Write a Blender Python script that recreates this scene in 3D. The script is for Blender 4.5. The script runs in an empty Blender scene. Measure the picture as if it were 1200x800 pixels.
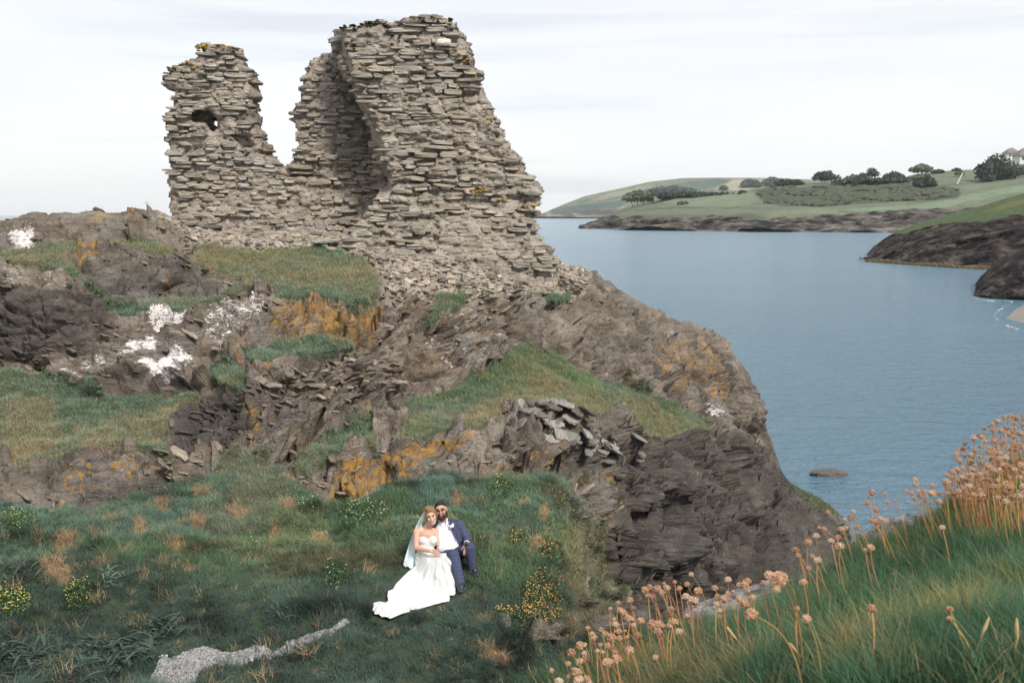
import bpy, bmesh, math, random
import numpy as np
from mathutils import Vector, Matrix, Euler

S = bpy.context.scene
random.seed(7); rng = np.random.default_rng(7)
R = math.radians

# ------------------------------------------------------------------ camera
F_PX = 1200 * 35 / 36
PITCH = R(7.32)
cam_d = bpy.data.cameras.new('camera'); cam = bpy.data.objects.new('camera', cam_d)
S.collection.objects.link(cam); S.camera = cam
cam_d.lens = 35; cam_d.sensor_width = 36
cam.rotation_euler = (R(90) - PITCH, 0, 0)
cam_d.clip_start = 0.05; cam_d.clip_end = 40000
cam_d.dof.use_dof = True; cam_d.dof.focus_distance = 14.0; cam_d.dof.aperture_fstop = 9

# ------------------------------------------------------------------ world, sun, exposure
SUN_EL, SUN_AZ = R(42), R(148)          # azimuth clockwise from +Y: behind the camera, to the right
w = bpy.data.worlds.new('World'); S.world = w; w.use_nodes = True
nt = w.node_tree; nt.nodes.clear()
def wn(t, **k):
    n = nt.nodes.new(t)
    for a, b in k.items(): setattr(n, a, b)
    return n
out = wn('ShaderNodeOutputWorld'); bg = wn('ShaderNodeBackground'); bg.inputs['Strength'].default_value = 0.12
sky = wn('ShaderNodeTexSky', sky_type='NISHITA', sun_disc=False, sun_elevation=SUN_EL, sun_rotation=SUN_AZ)
tc = wn('ShaderNodeTexCoord'); mp = wn('ShaderNodeMapping'); mp.inputs['Scale'].default_value = (1.0, 1.0, 7.0)
mp.inputs['Rotation'].default_value = (0, R(4), 0)
n1 = wn('ShaderNodeTexNoise'); n1.inputs['Scale'].default_value = 1.7; n1.inputs['Detail'].default_value = 7; n1.inputs['Roughness'].default_value = 0.5
n1.inputs['Distortion'].default_value = 0.4
rp = wn('ShaderNodeValToRGB')
rp.color_ramp.elements[0].position = 0.30; rp.color_ramp.elements[0].color = (4.75, 4.9, 5.15, 1)
rp.color_ramp.elements[1].position = 0.62; rp.color_ramp.elements[1].color = (5.45, 5.5, 5.55, 1)
mp2 = wn('ShaderNodeMapping'); mp2.inputs['Scale'].default_value = (1.2, 1.2, 22.0); mp2.inputs['Rotation'].default_value = (0, R(-5), 0)
n2 = wn('ShaderNodeTexNoise'); n2.inputs['Scale'].default_value = 1.3; n2.inputs['Detail'].default_value = 5; rp2 = wn('ShaderNodeValToRGB')
rp2.color_ramp.elements[0].position = 0.60; rp2.color_ramp.elements[0].color = (1, 1, 1, 1); rp2.color_ramp.elements[1].position = 0.72; rp2.color_ramp.elements[1].color = (.86, .885, .91, 1)
mx2 = wn('ShaderNodeMix', data_type='RGBA', blend_type='MULTIPLY'); mx2.inputs[0].default_value = 1
nt.links.new(tc.outputs['Generated'], mp2.inputs['Vector']); nt.links.new(mp2.outputs[0], n2.inputs['Vector']); nt.links.new(n2.outputs['Fac'], rp2.inputs[0]); nt.links.new(rp.outputs[0], mx2.inputs[6]); nt.links.new(rp2.outputs[0], mx2.inputs[7])
mx = wn('ShaderNodeMix', data_type='RGBA'); mx.inputs[0].default_value = 0.93
nt.links.new(tc.outputs['Generated'], mp.inputs['Vector']); nt.links.new(mp.outputs[0], n1.inputs['Vector'])
nt.links.new(n1.outputs['Fac'], rp.inputs[0]); nt.links.new(sky.outputs[0], mx.inputs[6]); nt.links.new(mx2.outputs[2], mx.inputs[7])
nt.links.new(mx.outputs[2], bg.inputs['Color']); nt.links.new(bg.outputs[0], out.inputs['Surface'])

sl = bpy.data.lights.new('sun', 'SUN'); sl.energy = 2.7; sl.angle = R(12); sl.color = (1.0, 0.95, 0.88)
so = bpy.data.objects.new('sun', sl); S.collection.objects.link(so)
sd = Vector((math.sin(SUN_AZ) * math.cos(SUN_EL), math.cos(SUN_AZ) * math.cos(SUN_EL), math.sin(SUN_EL)))
so.rotation_euler = sd.to_track_quat('Z', 'Y').to_euler(); so.location = sd * 60
S.view_settings.view_transform = 'Standard'; S.view_settings.look = 'None'
S.view_settings.exposure = 0.66; S.view_settings.gamma = 1.0; S.view_settings.use_curve_mapping = False

SEA = -12.0
CA, SA = math.cos(PITCH), math.sin(PITCH)

# ------------------------------------------------------------------ helpers
def PT(px, py, Y):
    """point of the place at forward distance Y along a sight line"""
    px = np.asarray(px, float); py = np.asarray(py, float); Y = np.asarray(Y, float)
    u = (400 - py) / F_PX
    dy = CA + SA * u; dz = -SA + CA * u
    return np.stack([(px - 600) / F_PX * Y / dy + 0 * dz, Y + 0 * px + 0 * dz, Y * dz / dy + 0 * px], -1)
def PV(px, py, Y): return Vector(PT(px, py, Y).tolist())
def slope(py):
    u = (400 - np.asarray(py, float)) / F_PX
    return (-SA + CA * u) / (CA + SA * u)
def YW(py, z=SEA): return z / slope(py)

def _h(ix, iy, iz, s=0):
    h = (ix * 374761393 + iy * 668265263 + iz * 2147483647 + s * 1274126177) & 0xffffffff
    h = ((h ^ (h >> 13)) * 1274126177) & 0xffffffff
    h = ((h ^ (h >> 16)) * 2246822519) & 0xffffffff
    return ((h ^ (h >> 15)) & 0xffffff) / float(0xffffff)
def vnoise(p, s=0):
    f = np.floor(p); i = f.astype(np.int64); t = p - f; t = t * t * t * (t * (t * 6 - 15) + 10)
    r = 0
    for dx in (0, 1):
        wx = t[..., 0] if dx else 1 - t[..., 0]
        for dy in (0, 1):
            wy = t[..., 1] if dy else 1 - t[..., 1]
            for dz in (0, 1):
                wz = t[..., 2] if dz else 1 - t[..., 2]
                r = r + wx * wy * wz * _h(i[..., 0] + dx, i[..., 1] + dy, i[..., 2] + dz, s)
    return r * 2 - 1
def fbm(p, o=4, s=0, g=0.5, ridge=False):
    a = 1; r = 0; tot = 0
    for k in range(o):
        n = vnoise(p * (2.03 ** k) + 17.3 * k, s + k)
        r = r + a * ((1 - 2 * np.abs(n)) if ridge else n); tot += a; a *= g
    return r / tot
def worley(p, s=0):
    """returns F1 distance, F2 distance and a random value of the nearest cell"""
    f = np.floor(p).astype(np.int64)
    b1 = np.full(p.shape[:-1], 9.0); b2 = b1.copy(); v = np.zeros(p.shape[:-1])
    for dx in (-1, 0, 1):
        for dy in (-1, 0, 1):
            for dz in (-1, 0, 1):
                c = [f[..., 0] + dx, f[..., 1] + dy, f[..., 2] + dz]
                q = np.stack([c[k] + _h(c[0], c[1], c[2], s + 11 + k) for k in range(3)], -1)
                d = np.sqrt(((q - p) ** 2).sum(-1))
                n = d < b1
                b2 = np.where(n, b1, np.minimum(b2, d)); v = np.where(n, _h(c[0], c[1], c[2], s + 31), v); b1 = np.where(n, d, b1)
    return b1, b2, v
def facets(p, s=0):
    f = np.floor(p).astype(np.int64); b1 = np.full(p.shape[:-1], 9.0); v = np.zeros(p.shape[:-1])
    for dx in (-1, 0, 1):
        for dy in (-1, 0, 1):
            for dz in (-1, 0, 1):
                c = [f[..., 0] + dx, f[..., 1] + dy, f[..., 2] + dz]
                q = np.stack([c[k] + _h(c[0], c[1], c[2], s + 11 + k) for k in range(3)], -1) - p
                d = (q ** 2).sum(-1); n = d < b1
                g = sum(q[..., k] * (_h(c[0], c[1], c[2], s + 41 + k) - .5) for k in range(3))
                v = np.where(n, g * 1.6 + (_h(c[0], c[1], c[2], s + 31) - .5) * .8, v); b1 = np.where(n, d, b1)
    return v
def sstep(a, b, x):
    t = np.clip((x - a) / (b - a), 0, 1); return t * t * (3 - 2 * t)
def polysd(px, py, poly):
    """signed distance to a polygon, positive inside"""
    P = np.array(poly, float); n = len(P)
    d = np.full(px.shape, 1e9); ins = np.zeros(px.shape, bool)
    for i in range(n):
        a = P[i]; b = P[(i + 1) % n]; e = b - a
        wx = px - a[0]; wy = py - a[1]
        t = np.clip((wx * e[0] + wy * e[1]) / max(e @ e, 1e-9), 0, 1)
        d = np.minimum(d, (wx - e[0] * t) ** 2 + (wy - e[1] * t) ** 2)
        c = ((a[1] <= py) & (b[1] > py)) | ((b[1] <= py) & (a[1] > py))
        xi = a[0] + (py - a[1]) * e[0] / (e[1] if abs(e[1]) > 1e-9 else 1e-9)
        ins ^= c & (px < xi)
    d = np.sqrt(d); return np.where(ins, d, -d)
def rbf(pts, pyscale=1.6):
    A = np.array(pts, float); X = A[:, :2] * [1, pyscale]; v = np.log(A[:, 2])
    D = np.sqrt(((X[:, None] - X[None]) ** 2).sum(-1))
    n = len(X); M = np.zeros((n + 3, n + 3)); M[:n, :n] = D + 0 * np.eye(n)
    M[:n, n] = 1; M[:n, n + 1:] = X; M[n, :n] = 1; M[n + 1:, :n] = X.T
    sol = np.linalg.solve(M, np.concatenate([v, [0, 0, 0]]))
    def f(px, py):
        px = np.asarray(px, float); py = np.asarray(py, float)
        r = sol[n] + sol[n + 1] * px + sol[n + 2] * py * pyscale
        for k in range(n):
            r = r + sol[k] * np.sqrt((px - X[k, 0]) ** 2 + (py * pyscale - X[k, 1]) ** 2)
        return np.exp(r)
    return f

def link(o, parent=None):
    S.collection.objects.link(o)
    if parent is not None:
        o.parent = parent
    return o
def tag(o, label=None, cat=None, group=None, kind=None):
    if label: o['label'] = label
    if cat: o['category'] = cat
    if group: o['group'] = group
    if kind: o['kind'] = kind
    return o
def empty(name, loc, label, cat, group=None, rz=0):
    o = bpy.data.objects.new(name, None); o.location = loc; o.rotation_euler.z = rz; o.empty_display_size = 0.1
    link(o); return tag(o, label, cat, group)
def mesh_obj(name, v, f, mat, parent=None, smooth=False, loc=None):
    """v in world coordinates; stored relative to the parent or to loc"""
    v = np.asarray(v, float).reshape(-1, 3)
    org = np.zeros(3)
    if parent is not None: org = np.array(parent.location)
    if loc is not None: org = np.array(loc)
    me = bpy.data.meshes.new(name); me.from_pydata((v - org).tolist(), [], [list(map(int, q)) for q in f]); me.update()
    if smooth: me.shade_smooth()
    o = bpy.data.objects.new(name, me)
    if mat: me.materials.append(mat)
    link(o, parent)
    if loc is not None: o.location = loc
    return o
def big_mesh(name, v, quads, mat, smooth=True, loc=(0, 0, 0)):
    v = np.asarray(v, np.float32).reshape(-1, 3) - np.array(loc, np.float32); q = np.asarray(quads, np.int32)
    me = bpy.data.meshes.new(name); k = q.shape[1]
    me.vertices.add(len(v)); me.vertices.foreach_set('co', v.ravel())
    me.loops.add(q.size); me.loops.foreach_set('vertex_index', q.ravel())
    me.polygons.add(len(q)); me.polygons.foreach_set('loop_start', np.arange(0, q.size, k, dtype=np.int32))
    me.polygons.foreach_set('loop_total', np.full(len(q), k, np.int32))
    me.update(calc_edges=True); me.validate()
    if smooth: me.shade_smooth()
    if mat: me.materials.append(mat)
    o = bpy.data.objects.new(name, me); o.location = loc; link(o); return o
def set_attr(o, name, arr, dom='POINT'):
    arr = np.asarray(arr, np.float32)
    if arr.ndim == 2 and arr.shape[1] == 3: arr = np.concatenate([arr, np.ones((len(arr), 1), np.float32)], 1)
    a = o.data.attributes.new(name, 'FLOAT_COLOR', dom); a.data.foreach_set('color', arr.ravel())
def grid_quads(nr, nc):
    i = np.arange(nr * nc).reshape(nr, nc)
    return np.stack([i[:-1, :-1], i[:-1, 1:], i[1:, 1:], i[1:, :-1]], -1).reshape(-1, 4)
def grid_normals(P):
    a = np.gradient(P, axis=0); b = np.gradient(P, axis=1)
    n = np.cross(b, a); n /= np.linalg.norm(n, axis=-1, keepdims=True) + 1e-12
    return n

class Sheet:
    """a stretch of ground: columns fan out, rows climb from near to far, then fall away behind the skyline"""
    def __init__(s, cols, nrow, bot, top, Yf, back, power=1.0):
        s.cols = cols; tp = np.interp(cols, *zip(*top)) ; s.top = tp
        bt = np.interp(cols, *zip(*bot)) if isinstance(bot, list) else np.full_like(cols, bot, dtype=float)
        v = np.linspace(0, 1, nrow) ** power
        s.PY = bt[None] + v[:, None] * (tp - bt)[None]; s.PX = np.repeat(cols[None], nrow, 0)
        Y = Yf(s.PX, s.PY); Y = np.maximum.accumulate(Y + np.arange(nrow)[:, None] * 1e-4, 0)
        s.Y = Y; P = PT(s.PX, s.PY, Y)
        last = P[-1]; rows = []
        for (dY, dz) in back:          # (forward metres, drop in metres), each a number or a function of column
            dY = dY(cols) if callable(dY) else dY; dz = dz(cols) if callable(dz) else dz
            Yn = Y[-1] + dY
            q = PT(cols, tp, Yn); q[:, 2] = last[:, 2] - dz; rows.append(q)
        nb = len(rows)
        if nb:
            P = np.concatenate([P, np.stack(rows)], 0)
            s.PX = np.concatenate([s.PX, np.repeat(cols[None], nb, 0)], 0); s.PY = np.concatenate([s.PY, np.repeat(tp[None], nb, 0)], 0)
        s.nfront = nrow; s.P = P; s.N = grid_normals(P)
        if s.N[:nrow, :, 1].mean() > 0: s.N *= -1
    def at(s, px, py):
        c = np.interp(px, s.cols, np.arange(len(s.cols))); c0 = int(min(max(c, 0), len(s.cols) - 1.001)); t = c - c0
        col = (1 - t) * s.P[:s.nfront, c0] + t * s.P[:s.nfront, c0 + 1]; pyc = (1 - t) * s.PY[:s.nfront, c0] + t * s.PY[:s.nfront, c0 + 1]
        return np.array([np.interp(-py, -pyc, col[:, k]) for k in range(3)])
    def build(s, name, mat, kind='structure', loc=(0, 0, 0)):
        nr, nc = s.P.shape[:2]
        o = big_mesh(name, s.P.reshape(-1, 3), grid_quads(nr, nc), mat, loc=loc); tag(o, kind=kind); return o

# ------------------------------------------------------------------ material helper
class M:
    def __init__(s, name, rough=0.85, spec=0.3):
        s.m = bpy.data.materials.new(name); s.m.use_nodes = True; s.t = s.m.node_tree; s.b = s.t.nodes['Principled BSDF']
        s.b.inputs['Roughness'].default_value = rough; s.b.inputs['Specular IOR Level'].default_value = spec
        s._tc = None
    def n(s, t, **k):
        x = s.t.nodes.new(t)
        for a, b in k.items(): setattr(x, a, b)
        return x
    def L(s, a, b): s.t.links.new(a, b)
    def coord(s, scale=(1, 1, 1), rot=(0, 0, 0)):
        if s._tc is None: s._tc = s.n('ShaderNodeTexCoord')
        mp = s.n('ShaderNodeMapping'); mp.inputs['Scale'].default_value = scale; mp.inputs['Rotation'].default_value = rot
        s.L(s._tc.outputs['Object'], mp.inputs['Vector']); return mp.outputs[0]
    def noise(s, sc, det=5, rough=0.55, vec=None, dist=0):
        x = s.n('ShaderNodeTexNoise'); x.inputs['Scale'].default_value = sc; x.inputs['Detail'].default_value = det
        x.inputs['Roughness'].default_value = rough; x.inputs['Distortion'].default_value = dist
        s.L(vec if vec is not None else s.coord(), x.inputs['Vector']); return x.outputs['Fac']
    def voro(s, sc, vec=None, feat='F1', rnd=1.0, out='Distance'):
        x = s.n('ShaderNodeTexVoronoi', feature=feat); x.inputs['Scale'].default_value = sc; x.inputs['Randomness'].default_value = rnd
        s.L(vec if vec is not None else s.coord(), x.inputs['Vector']); return x.outputs[out]
    def ramp(s, fac, els):
        x = s.n('ShaderNodeValToRGB'); r = x.color_ramp
        while len(r.elements) < len(els): r.elements.new(0.5)
        for e, (p, c) in zip(r.elements, els):
            e.position = p; e.color = (c, c, c, 1) if isinstance(c, (int, float)) else (*c, 1)
        s.L(fac, x.inputs[0]); return x.outputs[0]
    def mix(s, fac, a, b, mode='MIX'):
        x = s.n('ShaderNodeMix', data_type='RGBA', blend_type=mode)
        for i_, v in ((0, fac), (6, a), (7, b)):
            sock = x.inputs[i_]
            if isinstance(v, (int, float)): sock.default_value = v if i_ == 0 else (v, v, v, 1)
            elif isinstance(v, tuple): sock.default_value = (*v, 1)
            else: s.L(v, sock)
        return x.outputs[2]
    def math(s, op, a, b=0.0, c=0.0, clamp=False):
        x = s.n('ShaderNodeMath', operation=op, use_clamp=clamp)
        for k, v in enumerate((a, b, c)):
            if isinstance(v, (int, float)): x.inputs[k].default_value = v
            else: s.L(v, x.inputs[k])
        return x.outputs[0]
    def attr(s, name, inst=False):
        x = s.n('ShaderNodeAttribute', attribute_name=name, attribute_type='INSTANCER' if inst else 'GEOMETRY'); return x
    def rgb(s, a):
        x = s.n('ShaderNodeSeparateColor'); s.L(a, x.inputs[0]); return x.outputs
    def col(s, c):
        if isinstance(c, tuple): s.b.inputs['Base Color'].default_value = (*c, 1)
        else: s.L(c, s.b.inputs['Base Color'])
        return s
    def bump(s, h, dist=0.02, strength=1.0):
        x = s.n('ShaderNodeBump'); x.inputs['Distance'].default_value = dist; x.inputs['Strength'].default_value = strength
        s.L(h, x.inputs['Height'])
        prev = s.b.inputs['Normal'].links
        if prev: s.L(prev[0].from_socket, x.inputs['Normal'])
        s.L(x.outputs[0], s.b.inputs['Normal']); return s
def plain(name, c, rough=0.7, spec=0.3, var=0.15, sc=20, bump=0.0):
    m = M(name, rough, spec); n = m.noise(sc, 4)
    m.col(m.mix(n, tuple(x * (1 - var) for x in c), tuple(min(1, x * (1 + var)) for x in c)))
    if bump: m.bump(m.noise(sc * 2, 4), bump)
    return m.m

def ground_mat(name, rocks, dark, pale, gsoil, dry, lichen=(.42, .23, .05), quartz=(.72, .68, .66), k=1.0, bumpd=0.05):
    m = M(name, 0.9, 0.25)
    A = m.rgb(m.attr('mask').outputs['Color']); B = m.rgb(m.attr('mask2').outputs['Color'])
    base = m.ramp(m.noise(1.1 * k, 8, .62), [(.32, rocks[0]), (.5, rocks[1]), (.68, rocks[2])])
    vo = m.ramp(m.voro(6 * k, m.coord((1, 1, 2.2), (0, R(12), 0)), out='Color'), [(0, .35), (1, 1.0)])
    base = m.mix(.28, base, m.mix(1.0, base, vo, 'MULTIPLY')); 
    crk = m.ramp(m.voro(2.6 * k, m.coord((1, 1, 2.4), (0, R(-28), R(15))), 'DISTANCE_TO_EDGE'), [(.0, 1.0), (.035, 0.0)])
    str_ = m.noise(3.2 * k, 8, .7, m.coord((.35, .6, 3.2), (0, R(-22), 0)), dist=.6)
    base = m.mix(m.ramp(m.noise(.8 * k, 5), [(.5, 0.0), (.66, .55)]), base, (.21, .205, .195))
    base = m.mix(m.ramp(str_, [(.30, .65), (.5, 0.0)]), base, m.mix(1.0, base, (.35, .33, .33), 'MULTIPLY'))
    base = m.mix(m.ramp(str_, [(.55, 0.0), (.75, .6)]), base, tuple(x * 1.35 for x in rocks[2]))
    base = m.mix(m.math('MULTIPLY', crk, m.ramp(m.noise(1.7 * k, 3), [(.45, 0.0), (.6, .8)])), base, (.02, .018, .018))
    fine = m.noise(26 * k, 6, .7)
    base = m.mix(m.ramp(fine, [(.35, .75), (.6, 0.0)]), base, m.mix(1.0, base, (.45, .45, .47), 'MULTIPLY'))
    speck = m.ramp(m.noise(7 * k, 7, .7, dist=.5), [(.66, 0.0), (.78, .5)])
    base = m.mix(speck, base, (.34, .32, .30))
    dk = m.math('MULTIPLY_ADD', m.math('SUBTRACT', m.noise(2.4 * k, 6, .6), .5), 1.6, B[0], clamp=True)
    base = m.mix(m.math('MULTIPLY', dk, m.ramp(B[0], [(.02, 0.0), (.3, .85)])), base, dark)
    pl = m.math('MULTIPLY', m.ramp(B[1], [(.1, 0.0), (.7, 1.0)]), m.ramp(m.noise(5 * k, 6, .7), [(.35, .45), (.6, 1.0)]))
    base = m.mix(pl, base, pale)
    q = m.math('ADD', A[2], m.math('MULTIPLY', m.math('SUBTRACT', m.noise(6.5 * k, 9, .8, m.coord((1, 1, 2.6), (0, R(-24), 0)), dist=1.0), .5), 4.2))
    base = m.mix(m.ramp(q, [(.62, 0.0), (.72, 1.0)]), base, quartz)
    l = m.math('ADD', m.math('SUBTRACT', A[1], m.ramp(m.noise(2.2 * k, 4), [(.36, .22), (.52, 0.0)])), m.math('MULTIPLY', m.math('SUBTRACT', m.noise(9 * k, 9, .78), .5), 3.6))
    lc = m.mix(m.noise(18 * k, 4), lichen, tuple(x * .55 for x in lichen))
    base = m.mix(m.ramp(l, [(.54, 0.0), (.68, .95)]), base, lc)
    g = m.math('ADD', A[0], m.math('MULTIPLY', m.math('SUBTRACT', m.noise(6 * k, 6, .7), .5), 1.0))
    gc = m.mix(m.math('MULTIPLY', B[2], m.ramp(m.noise(7 * k, 4), [(.3, .3), (.6, 1.0)])), gsoil, dry)
    gc = m.mix(m.noise(30 * k, 4, .7), gc, m.mix(1.0, gc, (.45, .45, .45), 'MULTIPLY'))
    gf = m.ramp(g, [(.42, 0.0), (.58, 1.0)])
    m.col(m.mix(gf, base, gc))
    h = m.math('ADD', m.math('MULTIPLY', m.math('ADD', m.noise(5 * k, 9, .72), m.math('MULTIPLY', str_, .9)), 1.0), m.math('MULTIPLY', m.voro(9 * k, m.coord((1, 1, 2.6), (0, R(14), R(10))), 'DISTANCE_TO_EDGE'), .55))
    m.bump(h, bumpd, 1.0)
    return m.m

# ------------------------------------------------------------------ sea
def sea_mat():
    m = M('sea_water', 0.06, 0.6); m.b.inputs['IOR'].default_value = 1.36
    m.col(m.mix(m.noise(.03, 3), (.068, .155, .225), (.110, .210, .285)))
    c1 = m.coord((1, 2.2, 1), (0, 0, R(-14))); c2 = m.coord((1, 1.7, 1), (0, 0, R(22)))
    h = m.math('ADD', m.math('MULTIPLY', m.noise(.36, 4, .6, c1, .5), 1.25), m.math('MULTIPLY', m.noise(1.5, 4, .62, c2, .3), .45))
    m.bump(h, .72, 1.0)
    m.bump(m.noise(5.0, 3, .6, c1), .12, 1.0)
    m.b.inputs['Roughness'].default_value = .16
    return m.m
ys = np.concatenate([np.linspace(-60, 140, 41), np.geomspace(150, 5200, 40)]); xs = np.concatenate([-np.geomspace(5200, 60, 20), np.linspace(-50, 300, 40), np.geomspace(320, 5200, 22)])
X, Y = np.meshgrid(xs, ys)
sea = big_mesh('sea', np.stack([X, Y, 0 * X + SEA], -1), grid_quads(len(ys), len(xs))[:, ::-1], sea_mat(), loc=(0, 0, SEA)); tag(sea, kind='structure')

# ------------------------------------------------------------------ the headland
CT = []
def col_pts(px, lst): CT.extend((px, py, Y) for py, Y in lst)
col_pts(-220, [(1000, 6.6), (860, 8.4), (800, 9.8), (700, 12.2), (600, 15.8), (560, 18), (500, 20.5), (440, 22), (350, 24.5), (300, 26.5), (262, 29.5)])
col_pts(0, [(1000, 6.5), (860, 8.2), (800, 9.6), (700, 12), (640, 13.8), (600, 15.5), (588, 16.1), (574, 17.0), (558, 17.3), (540, 18.2), (500, 19.8), (440, 21.5), (425, 21.9), (350, 23.2), (310, 24.0), (295, 25.4), (285, 26), (274, 26.6), (258, 27.4)])
col_pts(110, [(800, 9.8), (700, 12.1), (640, 13.9), (604, 15.3), (592, 16.6), (560, 17.2), (537, 17.7), (500, 19.6), (466, 20.9), (440, 21.3), (400, 22.0), (350, 23.2), (335, 23.5), (312, 24.2), (296, 25.8), (288, 26.8), (262, 27.8)])
col_pts(200, [(1000, 6.7), (860, 8.5), (800, 10), (740, 11.1), (700, 12.2), (640, 13.9), (590, 15.9), (574, 17.0), (534, 17.7), (520, 18.6), (485, 20.2), (465, 20.8), (440, 21.3), (400, 22.0), (382, 22.4), (350, 24.4), (344, 24.7), (310, 25.2), (296, 26.5), (280, 27.4), (262, 28.3)])
col_pts(280, [(800, 10.1), (700, 12.3), (600, 15.8), (560, 16.8), (522, 17.6), (508, 18.7), (460, 19.5), (430, 20.9), (395, 22.1), (345, 23.4), (332, 24.5), (300, 26.6), (276, 29)])
col_pts(340, [(700, 12.3), (640, 14.1), (560, 16.7), (548, 17.8), (500, 18.6), (440, 19.6), (422, 21), (398, 22.2), (350, 23.1), (340, 24.2), (300, 26.7), (276, 29.5)])
col_pts(400, [(1000, 6.9), (860, 8.7), (800, 10.2), (740, 11.3), (700, 12.4), (640, 14.2), (597, 15.7), (584, 17.0), (540, 17.8), (528, 18.4), (513, 19.3), (502, 20.2), (450, 20.9), (398, 21.7), (385, 22.3), (352, 23.2), (340, 24.4), (300, 26.8), (290, 27.7), (275, 30)])
col_pts(460, [(700, 12.5), (640, 14.2), (575, 16.0), (564, 17.5), (520, 18.3), (495, 20.2), (484, 21.2), (420, 22.0), (345, 23.6), (330, 24.7), (300, 26.8), (275, 30)])
col_pts(520, [(1000, 7), (860, 8.8), (800, 10.4), (740, 11.6), (700, 12.6), (655, 13.45), (600, 15.0), (568, 16.2), (556, 17.9), (520, 18.5), (508, 19.2), (480, 21.0), (464, 21.8), (452, 22.3), (380, 23.3), (350, 24.3), (335, 25.2), (300, 27), (275, 30)])
col_pts(600, [(1000, 7), (860, 8.9), (800, 10.5), (700, 12.8), (640, 14.0), (600, 15.2), (567, 16.4), (552, 18.5), (512, 19.3), (482, 21.2), (432, 24), (408, 25.2), (392, 25.6), (350, 26.5), (320, 27.5), (302, 28.3), (280, 31)])
col_pts(645, [(800, 10.7), (740, 11.9), (700, 12.9), (640, 14.2), (600, 15.5), (572, 16.6), (560, 18.9), (520, 19.6), (480, 21.1), (440, 24.1), (412, 25.7), (398, 26.2), (350, 27.6), (318, 29.4), (300, 30.8), (288, 31.6)])
col_pts(668, [(860, 9.4), (800, 11.2), (740, 12.9), (700, 13.7), (650, 15.0), (600, 16.6), (575, 18.2), (560, 19.6), (520, 20.3), (480, 21.6), (450, 24.2), (422, 26.4), (405, 26.9), (350, 28.8), (322, 30.6), (310, 31.7)])
col_pts(700, [(860, 14), (800, 15.8), (740, 18), (700, 19), (660, 19.5), (600, 20.5), (550, 21.2), (505, 22), (480, 23.7), (445, 26.4), (430, 27.2), (380, 28.8), (330, 32), (320, 33)])
col_pts(735, [(860, 16), (800, 18), (740, 20.8), (680, 21.7), (600, 22.6), (540, 23.2), (520, 23.8), (500, 25), (460, 27.2), (445, 27.8), (400, 29.6), (350, 33)])
col_pts(800, [(860, 17.5), (800, 20), (740, 23.3), (680, 24.6), (600, 26), (535, 27), (515, 27.7), (482, 29.5), (462, 30.2), (420, 31.8), (378, 34.6)])
col_pts(850, [(860, 19), (800, 21.8), (740, 25.2), (680, 26.8), (600, 28.8), (520, 31), (450, 33.5), (392, 36)])
col_pts(900, [(860, 20), (800, 22.8), (700, 27.5), (640, 30), (580, 33), (530, 36.2), (515, 37.3)])
col_pts(930, [(700, 28.6), (640, 31.8), (600, 35.2), (572, 38.6)])
col_pts(955, [(860, 21), (800, 23.7), (700, 29.2), (640, 33.8), (600, 37.6), (580, 39.6)])
col_pts(985, [(860, 21.3), (800, 24.3), (700, 29.8), (640, 34.6), (605, 38.4)])
col_pts(1060, [(860, 21.8), (800, 24.3), (740, 27.5)])
Yhead = rbf(CT)
top = [(-230, 262), (-60, 261), (0, 258), (30, 252), (60, 249), (100, 250), (150, 246), (190, 249), (215, 262), (300, 274), (400, 280), (600, 283), (640, 290), (655, 305), (682, 315), (702, 321), (728, 340), (750, 352), (770, 362), (790, 374), (815, 381), (838, 386), (850, 393), (862, 415), (880, 442), (888, 462), (890, 482), (900, 505), (908, 525), (915, 548), (925, 566), (940, 574), (958, 582), (975, 594), (985, 603), (1000, 628), (1030, 685), (1065, 770)]
cols = np.concatenate([np.linspace(-225, -10, 70), np.arange(-8, 1002, 1.45), np.linspace(1004, 1062, 12)])
gapf = lambda c: np.where(c < 640, 7.0, np.clip(7 - (c - 640) * .09, 0.8, 7))
hd = Sheet(cols, 560, 1000, top, Yhead, [(lambda c: gapf(c) * .3, lambda c: 0.1 + 0 * c), (lambda c: gapf(c) * .6, lambda c: .2 + 0 * c), (lambda c: gapf(c), lambda c: .5 + 0 * c),
    (lambda c: gapf(c) + .6, lambda c: 1.5 + 0 * c), (lambda c: gapf(c) + 1.6, lambda c: 4 + 0 * c), (lambda c: gapf(c) + 2.6, lambda c: 8 + 0 * c), (lambda c: gapf(c) + 3.6, lambda c: 14 + 0 * c)], power=0.72)
PXh, PYh = hd.PX, hd.PY

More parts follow.
